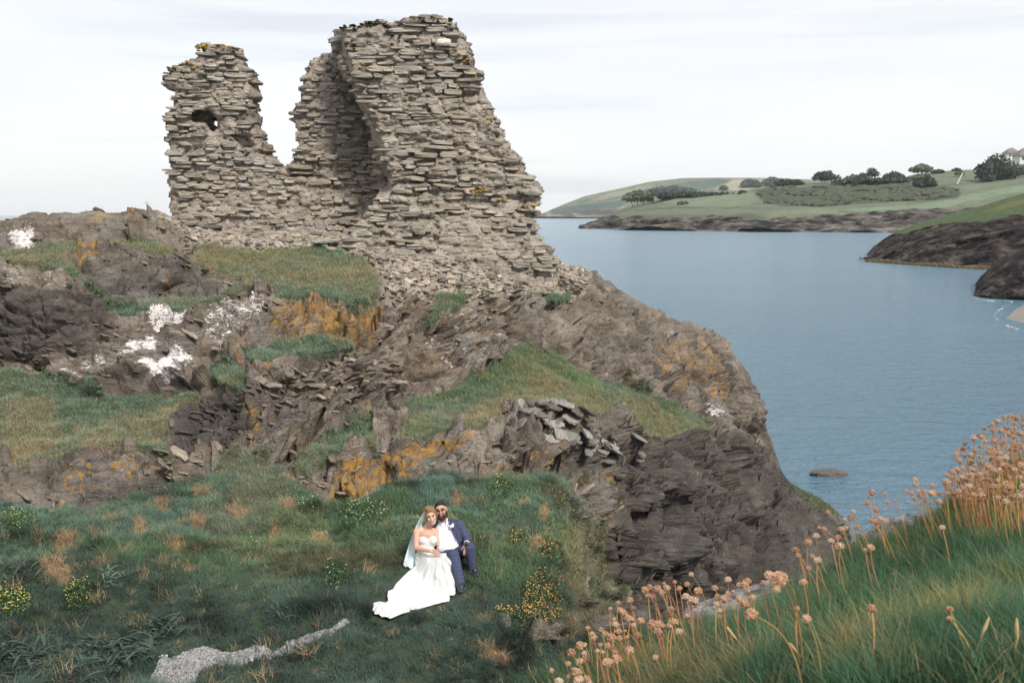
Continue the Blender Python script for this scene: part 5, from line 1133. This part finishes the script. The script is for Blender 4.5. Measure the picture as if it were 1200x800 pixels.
def weed(px, py, wpx, n, L0, c, label, seed, name='broadleaf_weed', cat='weed'):
    r = random.Random(seed); g0 = hd.at(px, py); root = empty(name, g0.tolist(), label, cat); v, f = [], []
    mt = leaf_mat('weed_leaf', c, .35)
    for k in range(n):
        x, y = px + r.uniform(-.5, .5) * wpx, py + r.uniform(-.22, .22) * wpx; b = Vector(hd.at(x, y)) + Vector((0, 0, r.uniform(0, .10)))
        a = r.uniform(0, 6.28); L_ = L0 * r.uniform(.6, 1.2); d_ = Vector((math.cos(a), math.sin(a), 0)); s = Vector((-math.sin(a), math.cos(a), 0)); o_ = len(v); up = r.uniform(.35, 1.0)
        pts = [(0, .1, 0), (.3, .5, .30), (.6, .55, .46), (1, 0, .42)]
        for (t, wd, hh) in pts:
            c_ = b + d_ * L_ * t + Vector((0, 0, L_ * hh * up)); v += [c_ - s * L_ * .13 * wd + Vector((0, 0, .03 * L_)), c_, c_ + s * L_ * .13 * wd + Vector((0, 0, .03 * L_))]
        for q in range(3):
            for e in (0, 1): f.append((o_ + q * 3 + e, o_ + q * 3 + e + 1, o_ + q * 3 + e + 4, o_ + q * 3 + e + 3))
    mesh_obj('leaves', [tuple(q) for q in v], f, mt, root); return root
DKL = (.050, .075, .060)
for k, (px, py, w_, n, L_, lab) in enumerate([(140, 778, 90, 120, .26, 'large dark thistle-like weed mass at the left end of the gravel path'), (60, 790, 90, 90, .24, 'dark leafy weed at the bottom left corner'), (15, 778, 60, 60, .24, 'dark leafy weed touching the bottom of the left edge'), (132, 694, 34, 34, .18, 'pale green rosette weed above the dark weed mass'), (28, 684, 60, 40, .22, 'broad leaved weed above the dense yellow flower clump'), (350, 654, 32, 26, .14, 'small rosette weed in the middle of the mound'), (185, 742, 50, 50, .2, 'dark weed just up-slope of the left end of the path'), (8, 650, 30, 26, .16, 'short leafy weed on the left edge above mid-slope'), (330, 732, 40, 26, .14, 'low dark weed up-slope of the gap in the gravel path'), (540, 720, 40, 18, .10, 'low weed right below the groom')]):
    weed(px, py, w_, n, L_, DKL if k != 3 else (.085, .12, .09), lab, 60 + k)
for k, (px, py, w_, lab) in enumerate([(488, 325, 12, 'left green tuft on the rubble under the tower'), (513, 319, 12, 'brighter green tuft on the rubble under the tower'), (604, 340, 8, 'lone green tuft on the rubble right of the tower centre'), (716, 449, 14, 'green tuft at the upper edge of the cliff ledge'), (746, 460, 10, 'second green tuft along the upper edge of the cliff ledge'), (790, 478, 12, 'green tuft near the right end of the cliff ledge'), (766, 490, 10, 'green tuft in the brown grass of the cliff ledge'), (842, 538, 14, 'green tuft on the bare cliff face right of the ledge'), (818, 618, 14, 'green tuft low on the dark cliff face'), (724, 548, 10, 'green tuft under the slate slab pile')]):
    weed(px, py, w_, 70, .09, (.045, .10, .035), lab, 90 + k, 'herb_tuft', 'plant')
# litter
v, f = rock_shape((.05, .035, .02), 901, 2, 2); p = hd.at(190, 787) + [0, 0, .03]; tag(mesh_obj('paper_scrap', v + p, f, plain('white_paper', (.75, .8, .78), .7, .2), None, loc=p), 'small white scrap lying at the left edge of the gravel path', 'litter')

# ------------------------------------------------------------------ bride and groom
def uvn(v): v = Vector(v); return v.normalized()
class Body:
    def __init__(s): s.v, s.f = [], []
    def ring_solid(s, cs, rs, X, Z_, n=14):
        """closed tube through centres cs with radii rs; X, Z_ are the cross-section axes (may be scaled)"""
        o = len(s.v)
        for c, r_ in zip(cs, rs):
            for k in range(n):
                a = 2 * math.pi * k / n; s.v.append(tuple(Vector(c) + X * (r_ * math.cos(a)) + Z_ * (r_ * math.sin(a))))
        m = len(cs)
        for q in range(m - 1):
            for k in range(n): s.f.append((o + q * n + k, o + q * n + (k + 1) % n, o + (q + 1) * n + (k + 1) % n, o + (q + 1) * n + k))
        s.f.append(tuple(o + k for k in range(n))[::-1]); s.f.append(tuple(o + (m - 1) * n + k for k in range(n)))
    def cap(s, p0, p1, r0, r1, flat=1.0, wide=None):
        p0, p1 = Vector(p0), Vector(p1); ax = p1 - p0; L_ = ax.length
        if L_ < 1e-6: return s.ell(p0, r0, r0, r0)
        A = ax / L_; X = wide - A * wide.dot(A) if wide is not None else A.orthogonal(); X.normalize(); Z_ = A.cross(X).normalized() * flat
        cs, rs = [], []
        for t in (-1, -.92, -.7, -.38): cs.append(p0 + A * r0 * t); rs.append(r0 * math.sqrt(max(1 - t * t, .0004)))
        for t in (0, .25, .5, .75, 1): cs.append(p0 + ax * t); rs.append(r0 + (r1 - r0) * t)
        for t in (.38, .7, .92, 1): cs.append(p1 + A * r1 * t); rs.append(r1 * math.sqrt(max(1 - t * t, .0004)))
        s.ring_solid(cs, rs, X, Z_)
    def ell(s, c, a, b, h, X=Vector((1, 0, 0)), Y=Vector((0, 1, 0)), Z_=Vector((0, 0, 1))):
        cs, rs = [], []
        for t in (-1, -.95, -.8, -.55, -.25, 0, .25, .55, .8, .95, 1): cs.append(Vector(c) + Z_ * h * t); rs.append(math.sqrt(max(1 - t * t, .0004)))
        s.ring_solid(cs, rs, X * a, Y * b)
    def make(s, name, mat, parent, vox=.006, sm=4):
        o = mesh_obj(name, s.v, s.f, mat, parent, smooth=True)
        m = o.modifiers.new('r', 'REMESH'); m.mode = 'VOXEL'; m.voxel_size = vox; m.use_smooth_shade = True
        if sm: m = o.modifiers.new('s', 'SMOOTH'); m.iterations = sm; m.factor = .5
        return o
skin_m = M('skin', .55, .35); skin_m.col(skin_m.mix(skin_m.noise(18, 3), (.52, .30, .21), (.60, .37, .27))); skin_m.b.inputs['Subsurface Weight'].default_value = .08
skin2 = M('tanned_skin', .55, .35); skin2.col(skin2.mix(skin2.noise(18, 3), (.46, .26, .18), (.54, .32, .23))); skin2.b.inputs['Subsurface Weight'].default_value = .08
suit = M('navy_check_cloth', .85, .2)
def stripes(m, ax, sc):
    x = m.n('ShaderNodeTexWave', bands_direction=ax); x.inputs['Scale'].default_value = sc; m.L(m.coord(), x.inputs['Vector']); return m.ramp(x.outputs['Fac'], [(.80, 0.0), (.95, 1.0)])
sc0 = suit.mix(suit.noise(30, 4), (.035, .042, .085), (.060, .070, .125)); sc0 = suit.mix(suit.math('MULTIPLY', stripes(suit, 'X', 7), .18), sc0, (.13, .14, .20)); sc0 = suit.mix(suit.math('MULTIPLY', stripes(suit, 'Z', 7), .18), sc0, (.13, .14, .20)); suit.col(sc0); suit.bump(suit.noise(14, 3), .012)
shirt_m = plain('white_shirt_cloth', (.66, .67, .75), .8, .2, .05, 20, .004)
dress_m = M('ivory_satin', .5, .35); dress_m.col(dress_m.mix(dress_m.noise(9, 3), (.62, .615, .60), (.68, .675, .665))); dress_m.bump(dress_m.noise(8, 4, .5), .012)
lace_m = M('lace', .7, .2); lace_m.col((.66, .65, .63)); lace_m.bump(lace_m.voro(90), .006)
veil_m = M('veil_tulle', .8, .1); veil_m.col((.70, .80, .82)); veil_m.b.inputs['Alpha'].default_value = .78
hair_b = M('blonde_hair', .6, .3); hair_b.col(hair_b.mix(hair_b.noise(60, 4, .6, hair_b.coord((1, 1, .25))), (.10, .052, .026), (.34, .20, .095))); hair_b.bump(hair_b.noise(80, 3, .6, hair_b.coord((1, 1, .25))), .01)
hair_g = plain('dark_hair', (.022, .016, .013), .6, .3, .4, 90, .006); beard_m = plain('dark_beard', (.045, .026, .018), .8, .2, .4, 120, .006)
shoe_m = plain('dark_shoe_leather', (.018, .022, .035), .4, .5, .2, 20); sock_m = plain('black_sock', (.012, .012, .015), .9, .1)
lip_m = plain('lips', (.45, .12, .11), .5, .3, .05); teeth_m = plain('teeth', (.55, .52, .49), .4, .4, .02); eye_m = plain('dark_eye', (.03, .02, .015), .2, .5, .05); frame_m = plain('dark_glasses_frame', (.02, .018, .018), .4, .5, .05)
pearl_m = plain('pearl', (.85, .82, .78), .25, .5, .03)

class Head:
    def __init__(s, c, face_dir, tilt, k=1.0):
        s.c = Vector(c); s.F = uvn(face_dir); U = Vector((0, 0, 1)); X = s.F.cross(U).normalized() * -1      # X to the viewer's right
        X = -X if X.x < 0 else X; U = s.F.cross(X).normalized(); U = -U if U.z < 0 else U
        c_, s_ = math.cos(tilt), math.sin(tilt); s.X = X * c_ - U * s_; s.U = U * c_ + X * s_; s.k = k
    def P(s, x, f, u): return s.c + (s.X * x + s.F * f + s.U * u) * s.k
    def base(s, b):
        k = s.k
        b.ell(s.P(0, -.012, .022), .078 * k, .098 * k, .096 * k, s.X, s.F, s.U)
        b.ell(s.P(0, .018, -.045), .060 * k, .066 * k, .078 * k, s.X, s.F, s.U)
        b.ell(s.P(0, .050, -.092), .026 * k, .026 * k, .024 * k, s.X, s.F, s.U)
        b.cap(s.P(0, .082, .012), s.P(0, .104, -.024), .009 * k, .015 * k)                    # nose
        for q in (-1, 1):
            b.ell(s.P(q * .040, .060, -.022), .024 * k, .022 * k, .024 * k, s.X, s.F, s.U)     # cheeks
            b.cap(s.P(q * .020, .080, .030), s.P(q * .048, .068, .030), .010 * k, .009 * k)    # brow ridge
            b.ell(s.P(q * .079, -.008, -.004), .010 * k, .018 * k, .030 * k, s.X, s.F, s.U)    # ear
    def features(s, par, beard=False, brow=None):
        k = s.k
        for q in (-1, 1):
            b = Body(); b.ell(s.P(q * .031, .083, .008), .014 * k, .007 * k, .007 * k, s.X, s.F, s.U); mesh_obj('eye', b.v, b.f, eye_m, par, True)
            b = Body(); b.cap(s.P(q * .014, .094, .028), s.P(q * .052, .078, .030), .005 * k, .004 * k); mesh_obj('eyebrow', b.v, b.f, brow, par, True)
        b = Body(); b.ell(s.P(0, .088, -.054), .031 * k, .010 * k, .012 * k, s.X, s.F, s.U); mesh_obj('lips', b.v, b.f, lip_m, par, True)
        b = Body(); b.ell(s.P(0, .095, -.051), .023 * k, .007 * k, .006 * k, s.X, s.F, s.U); mesh_obj('teeth', b.v, b.f, teeth_m, par, True)
def hand(b, wrist, palm_dir, side, normal, k=1.0, curl=.5, spread=.3):
    """palm and five separate bent fingers; side points to the thumb"""
    D, Sd, Nn = uvn(palm_dir), uvn(side), uvn(normal); w_ = Vector(wrist)
    b.cap(w_, w_ + D * .075 * k, .027 * k, .036 * k, .45, Sd)
    for i, (o_, L_) in enumerate(((.030, .068), (.010, .078), (-.011, .072), (-.031, .056))):
        p = w_ + D * .085 * k + Sd * o_ * k; d_ = (D + Sd * (o_ * 6 * spread)).normalized(); r0 = .0088 * k
        for q, t in enumerate((.45, .32, .26)):
            cu = curl * (.35 + .75 * q) + .08 * i; dd = (d_ * math.cos(cu) + Nn * math.sin(cu)).normalized(); p2 = p + dd * L_ * t * k; b.cap(p, p2, r0, r0 * .9); p = p2; r0 *= .9
    p = w_ + D * .025 * k + Sd * .026 * k; d_ = (D * .65 + Sd * .7 + Nn * .25).normalized(); p2 = p + d_ * .042 * k; b.cap(p, p2, .013 * k, .010 * k); d_ = (D * .9 + Sd * .3 + Nn * .4).normalized(); b.cap(p2, p2 + d_ * .034 * k, .010 * k, .008 * k)

camv = Vector((0, 0, 0))
gbase = hd.at(528, 658)
groom = empty('person', gbase.tolist(), 'bearded man with glasses in a navy checked suit sitting on the grass beside the bride', 'person')
pel, che, nek = PV(527, 650, 13.42), PV(524, 627, 13.54), PV(521, 612.5, 13.60)
gh = Head(PV(517, 598, 13.52), Vector((-.05, -1, .24)), -R(12), 1.02)
shL, elL, wrL = PV(537.5, 614.5, 13.56), PV(548, 631.5, 13.42), PV(546.8, 636.5, 13.06)
shR, elR, wrR = PV(509, 615.5, 13.66), PV(499, 632, 13.72), PV(490, 640, 13.66)
hpL, knL, anL = PV(532, 651.5, 13.38), PV(550, 641.5, 13.08), PV(554, 667, 13.10)
hpR, knR, anR = PV(522, 652.5, 13.38), PV(531.5, 650, 12.94), PV(541, 690, 12.70)
b = Body(); gh.base(b); b.cap(nek - Vector((0, 0, .03)), gh.P(0, -.03, -.06), .060, .056)
b.ell(che, .17, .105, .20, Vector((1, 0, 0)), Vector((0, 1, 0)), (nek - pel).normalized()); b.ell(pel, .16, .12, .12)
for a_, c_, r0, r1 in ((shL, elL, .050, .042), (elL, wrL, .042, .028), (shR, elR, .050, .042), (elR, wrR, .042, .028), (hpL, knL, .075, .058), (knL, anL, .055, .040), (hpR, knR, .075, .058), (knR, anR, .055, .040), (nek, shL, .040, .035), (nek, shR, .040, .035)): b.cap(a_, c_, r0, r1)
hand(b, wrL + Vector((0, 0, -.012)), (-.10, -.25, -1), (-1, -.1, .1), (0, .55, -.3), .98, .35)
b.make('body', skin2.m, groom, .0055, 2)
gh.features(groom, True, hair_g)
b = Body(); b.ell(gh.P(0, -.022, .058), .082, .095, .076, gh.X, gh.F, gh.U); b.ell(gh.P(0, .030, .098), .060, .045, .030, gh.X, gh.F, gh.U); b.ell(gh.P(0, -.055, .01), .078, .062, .085, gh.X, gh.F, gh.U)
b.make('hair', hair_g, groom, .006, 2)
b = Body()
for q in (-1, 1): b.cap(gh.P(q * .072, .015, -.02), gh.P(q * .048, .050, -.088), .014, .022); b.cap(gh.P(q * .048, .050, -.088), gh.P(0, .072, -.112), .024, .028); b.cap(gh.P(q * .036, .084, -.060), gh.P(q * .008, .094, -.036), .010, .009); b.cap(gh.P(q * .036, .084, -.060), gh.P(q * .02, .078, -.09), .011, .014)
b.make('beard', beard_m, groom, .005, 2)
b = Body()
for q in (-1, 1):
    ps = [gh.P(q * .033 + .022 * math.cos(a * .785), .104 - .006 * abs(math.cos(a * .785) * q > 0), .006 + .016 * math.sin(a * .785)) for a in range(9)]
    for i in range(8): b.cap(ps[i], ps[i + 1], .0028, .0028)
    b.cap(gh.P(q * .055, .10, .012), gh.P(q * .080, .0, .008), .0028, .0028)
b.cap(gh.P(-.011, .106, .008), gh.P(.011, .106, .008), .0028, .0028); mesh_obj('glasses', b.v, b.f, frame_m, groom)
# shirt
b = Body(); b.ell(PV(523, 628, 13.47), .160, .125, .215, Vector((1, 0, 0)), Vector((0, 1, 0)), (nek - pel).normalized()); b.cap(PV(521, 640, 13.40), PV(528, 641, 13.38), .115, .12, .9)
b.cap(nek + Vector((-.045, -.04, -.015)), nek + Vector((.045, -.04, -.015)), .050, .050)
b.make('shirt', shirt_m, groom, .008, 4)
b = Body()
for q in (-1, 1): b.cap(gh.P(q * .055, -.02, -.13), PV(521 + q * 1.2, 618.5, 13.44), .016, .010, .5)
b.make('collar', shirt_m, groom, .005, 2)
# jacket: back, two fronts, sleeves
b = Body(); ax = (nek - pel).normalized()
b.ell(PV(523, 629, 13.66), .20, .11, .27, Vector((1, 0, 0)), Vector((0, 1, 0)), ax)
b.cap(PV(533.5, 615.5, 13.53), PV(541, 641, 13.44), .058, .075, .9); b.cap(PV(529.5, 613, 13.53), PV(536.5, 625, 13.47), .030, .045); b.cap(PV(536.5, 625, 13.47), PV(541, 644, 13.42), .05, .06)
b.cap(PV(512, 615.5, 13.56), PV(508, 643, 13.46), .040, .055); b.cap(nek + Vector((.05, .02, .0)), shL, .055, .070); b.cap(nek + Vector((-.05, .02, .0)), shR, .055, .068)
b.cap(shL, elL, .076, .060); b.cap(elL, wrL + (elL - wrL) * .18, .062, .046); b.cap(shR, elR, .072, .06)
b.make('jacket', suit.m, groom, .009, 4)
b = Body(); b.cap(PV(525.5, 612, 13.44), PV(530.5, 619, 13.40), .012, .024, .4, Vector((1, 0, 0))); b.cap(PV(530.5, 619, 13.40), PV(537, 636, 13.34), .024, .010, .4, Vector((1, 0, 0))); b.make('lapel', suit.m, groom, .006, 2)
b = Body(); b.cap(pel, pel + Vector((.02, 0, .05)), .15, .14, .8); b.cap(hpL, knL, .100, .080); b.cap(knL, anL, .078, .058); b.cap(hpR, knR, .100, .082); b.cap(knR, anR, .080, .060)
b.make('trousers', suit.m, groom, .009, 4)
for (an, toe, nm) in ((anL, PV(559.5, 677.5, 12.98), 0), (anR, PV(540.5, 701, 12.60), 1)):
    g_ = hd.at(*((558, 676) if nm == 0 else (541, 699))); b = Body(); heel = Vector((an.x - .005, an.y + .03, an.z - .075)); heel.z = g_[2] + .085; toe.z = g_[2] + .05
    b.cap(heel, toe, .040, .036, .8, Vector((1, 0, 0))); b.cap(heel + Vector((0, 0, .025)), heel * .5 + toe * .5 + Vector((0, 0, .015)), .043, .038); b.make('shoe', shoe_m, groom, .006, 2)
    b = Body(); b.cap(an + Vector((0, 0, .03)), heel + Vector((0, 0, .02)), .050, .046); mesh_obj('sock', b.v, b.f, sock_m, groom, True)
b = Body(); b.cap(wrL + (elL - wrL) * .10, wrL + (elL - wrL) * .02, .038, .036); mesh_obj('shirt_cuff', b.v, b.f, shirt_m, groom, True)
b = Body(); b.cap(wrL, wrL + Vector((0, -.012, -.006)), .034, .033); mesh_obj('watch', b.v, b.f, frame_m, groom, True)
bt = PV(529.3, 615.3, 13.38)
b = Body(); 
for k in range(7): b.ell(bt + Vector((random.uniform(-.018, .018), random.uniform(-.012, .008), random.uniform(-.022, .018))), .017, .012, .014)
mesh_obj('buttonhole_flower', b.v, b.f, pearl_m, groom, True)
b = Body(); b.cap(bt + Vector((.012, 0, -.01)), bt + Vector((.028, 0, -.065)), .012, .005); b.cap(bt, bt + Vector((.045, 0, .01)), .01, .004); mesh_obj('buttonhole_leaf', b.v, b.f, leafg, groom, True)

# bride
bride = empty('person', hd.at(497, 662).tolist(), 'bride in a strapless white gown and veil leaning on the man in the navy suit', 'person')
bp, bw, bc, bn = PV(494, 655, 13.36), PV(499, 642, 13.38), PV(501, 630, 13.40), PV(499, 619, 13.45)
bh = Head(PV(505.5, 605.5, 13.36), Vector((.10, -1, .22)), -R(13), .94)
sL, eL, hL = PV(488.5, 623, 13.40), PV(488, 642, 13.30), PV(505, 645.5, 13.06)
sR, eR = PV(511, 623, 13.44), PV(514, 638, 13.36)
b = Body(); bh.base(b); b.cap(bn, bh.P(0, -.03, -.07), .048, .045)
b.ell(bc, .135, .09, .13); b.ell(bw, .105, .08, .10); b.cap(bn + Vector((0, 0, -.01)), sL, .045, .050); b.cap(bn + Vector((0, 0, -.01)), sR, .045, .048); b.ell(bc + Vector((0, -.02, .05)), .12, .07, .08)
b.cap(sL, eL, .050, .038); b.cap(eL, hL, .039, .024); b.cap(sR, eR, .046, .036); b.ell(bp + Vector((.05, 0, 0)), .085, .08, .09)
for q in (.0, .06): b.cap(bp + Vector((q + .04, 0, 0)), PV(527, 656, 12.98) + Vector((-q, 0, -.02)), .08, .06); b.cap(PV(527, 656, 12.98) + Vector((-q, 0, -.02)), PV(525, 694, 12.80) + Vector((-q, 0, 0)), .05, .035)
hand(b, hL, (1, -.25, -.22), (.2, -.1, 1), (0, -.2, -1), .88, .3)
b.make('body', skin_m.m, bride, .0055, 2)
bh.features(bride, False, beard_m)
b = Body(); b.ell(bh.P(0, -.035, .050), .084, .086, .088, bh.X, bh.F, bh.U); b.ell(bh.P(-.02, -.02, .128), .058, .06, .045, bh.X, bh.F, bh.U); b.ell(bh.P(.02, -.045, .115), .05, .05, .045, bh.X, bh.F, bh.U)
for q in (-1, 1): b.cap(bh.P(q * .01, .058, .102), bh.P(q * .076, .030, .045), .024, .018); b.cap(bh.P(q * .076, .030, .045), bh.P(q * .080, .005, -.035), .016, .008)
b.make('hair', hair_b.m, bride, .006, 1)
b = Body()
for q in range(13):
    t = (q - 6) / 6; p = bn + Vector((.062 * math.sin(t * 1.9), -.045 - .035 * math.cos(t * 1.7), .055 - .075 * math.cos(t * 1.55))); b.ell(p, .0095, .0095, .0095)
mesh_obj('pearl_necklace', b.v, b.f, pearl_m, bride, True)
b = Body(); b.ell(bw + Vector((0, -.005, -.01)), .122, .10, .15); b.ell(bc + Vector((0, -.015, -.045)), .142, .10, .10)
for q in (-1, 1): b.ell(bc + Vector((q * .062 + .012, -.062, -.012)), .070, .062, .066)
b.ell(bp + Vector((.03, -.01, .02)), .12, .11, .11)
b.make('bodice', lace_m.m, bride, .007, 3)
def drape(name, poly, Yf, step, back, mat, parent, thick=3):
    xs = [p[0] for p in poly]; ys = [p[1] for p in poly]; gx = np.arange(min(xs) - step, max(xs) + 2 * step, step); gy = np.arange(min(ys) - step, max(ys) + 2 * step, step); X, Y = np.meshgrid(gx, gy)
    mk = polysd((X[:-1, :-1] + X[1:, 1:]) / 2, (Y[:-1, :-1] + Y[1:, 1:]) / 2, poly) > 0; YF = Yf(X, Y); fr = PT(X, Y, YF).reshape(-1, 3); idx = np.arange(X.size).reshape(X.shape); J, I = np.nonzero(mk)
    # pull vertices just outside the outline back onto it so the hem is clean
    sdv = polysd(X, Y, poly); P_ = np.array(poly)
    V = [fr]; faces = [np.stack([idx[J, I], idx[J + 1, I], idx[J + 1, I + 1], idx[J, I + 1]], -1)]; mp_ = np.pad(mk, 1); cnt = len(fr); ex = {}
    def rim(i):
        nonlocal cnt
        if i not in ex: V.append((fr[i] + np.array([0, back, -back * .35]))[None]); ex[i] = cnt; cnt += 1
        return ex[i]
    for j, i in zip(J, I):
        for dj, di, e in ((-1, 0, (idx[j, i], idx[j, i + 1])), (1, 0, (idx[j + 1, i + 1], idx[j + 1, i])), (0, -1, (idx[j + 1, i], idx[j, i])), (0, 1, (idx[j, i + 1], idx[j + 1, i + 1]))):
            if not mp_[j + 1 + dj, i + 1 + di]: faces.append(np.array([[e[0], e[1], rim(e[1]), rim(e[0])]]))
    V = np.concatenate(V); Fq = np.concatenate(faces); used, inv = np.unique(Fq, return_inverse=True)
    o = big_mesh(name, V[used], inv.reshape(-1, 4), mat, smooth=True, loc=tuple(parent.location)); o.parent = parent; o.location = (0, 0, 0); return o
GOWN = [(487, 648), (492, 645), (500, 646), (507, 647.5), (515, 647.5), (523, 648), (529, 650.5), (533, 655), (535, 662), (534.5, 672), (533.5, 685), (533.5, 695), (531, 697.5), (527, 697), (526.5, 704), (518, 705.5), (505, 709), (492, 713), (480, 716.5), (470, 719), (463, 722), (457, 724.5), (452, 722), (448, 723), (444, 719.5), (439, 719), (436.5, 714), (438, 709), (437, 706.5), (443, 705), (450, 706), (455, 704), (454, 698), (455, 692), (460, 690.5), (464, 684), (470, 677.5), (477, 670.5), (484, 665.5), (487, 662), (486, 655)]
GC = [(487, 655, 13.33), (487, 648, 13.40), (495, 650, 13.22), (500, 646, 13.26), (508, 648, 13.16), (518, 648.5, 13.05), (528, 650.5, 12.93), (533, 656, 12.86), (535, 665, 12.92), (528, 660, 12.82), (520, 665, 12.84), (505, 660, 13.02), (492, 665, 13.16), (527, 680, 12.72), (530, 692, 12.62), (534, 690, 12.76), (526, 703, 12.52), (512, 690, 12.72), (500, 680, 12.90), (512, 675, 12.80)]
GD = [(480, 690), (470, 700), (495, 700), (480, 712), (455, 715), (445, 712), (460, 700), (505, 706), (485, 680), (475, 680), (462, 690), (438, 714), (486, 668), (455, 722), (478, 672), (470, 719)]
for x, y in GD: GC.append((x, y, float(hd.at(x, y)[1]) - (.07 if x > 472 else .15)))
Yg = rbf(GC, 1.0)
def gown(x, y):
    Y0 = Yg(x, y)
    if isinstance(x, np.ndarray) and x.ndim == 2:      # the train never dips into the turf
        G_ = np.array([[float(hd.at(x[0, i], y[j, 0])[1]) for i in range(0, x.shape[1], 4)] for j in range(0, x.shape[0], 4)])
        ci = np.minimum(np.arange(x.shape[1]) / 4, G_.shape[1] - 1.001); ri = np.minimum(np.arange(x.shape[0]) / 4, G_.shape[0] - 1.001)
        c0 = ci.astype(int); r0 = ri.astype(int); tc_ = (ci - c0)[None]; tr2 = (ri - r0)[:, None]
        g_ = (G_[r0][:, c0] * (1 - tc_) + G_[r0][:, c0 + 1] * tc_) * (1 - tr2) + (G_[r0 + 1][:, c0] * (1 - tc_) + G_[r0 + 1][:, c0 + 1] * tc_) * tr2
        Y0 = np.minimum(Y0, g_ - .085)
    a = np.arctan2(y - 640, x - 512); d_ = np.sqrt((x - 512) ** 2 + (y - 640) ** 2); k = sstep(8, 70, d_)
    f = np.sin(a * 19 + .03 * d_ + 1.2 * vnoise(np.stack([x * .04, y * .04, 0 * x], -1), 5)) * .018 * k + .012 * k * np.sin(a * 37 + 2) + .010 * vnoise(np.stack([x * .16, y * .16, 0 * x], -1), 6)
    tail = sstep(475, 440, x); f = f + tail * .028 * np.sin(x * .9 + y * .55) + tail * .012 * np.sin(y * 1.7 - x * .3)
    return Y0 + f
drape('gown_skirt', GOWN, gown, .55, .16, dress_m.m, bride)
VEIL = [(502.5, 593.5), (498, 597), (493, 605), (488, 615), (483, 626), (479, 638), (475.5, 650), (472.5, 661), (474.5, 664), (478, 663.5), (481, 666), (485, 665), (487, 661), (487, 650), (485.5, 640), (487, 628), (491, 619), (495, 613), (497, 606), (501, 600), (504, 596)]
Yv = rbf([(503, 594, 13.42), (497, 603, 13.47), (490, 616, 13.50), (484, 630, 13.48), (480, 645, 13.45), (474, 662, 13.34), (486, 663, 13.34), (487, 645, 13.44)], 1.0)
drape('veil', VEIL, lambda x, y: Yv(x, y) + .022 * np.sin((x - 503) / np.maximum((y - 588), 6) * 26) * sstep(595, 640, y), .5, .03, veil_m.m, bride)

# ------------------------------------------------------------------ the air
hz = M('sea_air'); hz.t.nodes.remove(hz.b); vol = hz.n('ShaderNodeVolumePrincipled'); vol.inputs['Density'].default_value = 0.00006; vol.inputs['Color'].default_value = (.93, .95, .98, 1); vol.inputs['Anisotropy'].default_value = 0.2
hz.L(vol.outputs[0], hz.t.nodes['Material Output'].inputs['Volume'])
hx, hy0, hy1, z0, z1 = 5400, -400, 5600, SEA - 160, 150
v = [(x, y, z) for x in (-hx, hx) for y in (hy0, hy1) for z in (z0, z1)]
tag(mesh_obj('haze', v, [(0, 1, 3, 2), (4, 6, 7, 5), (0, 4, 5, 1), (2, 3, 7, 6), (0, 2, 6, 4), (1, 5, 7, 3)], hz.m), 'thin pale sea air over the bay', 'haze', kind='stuff')
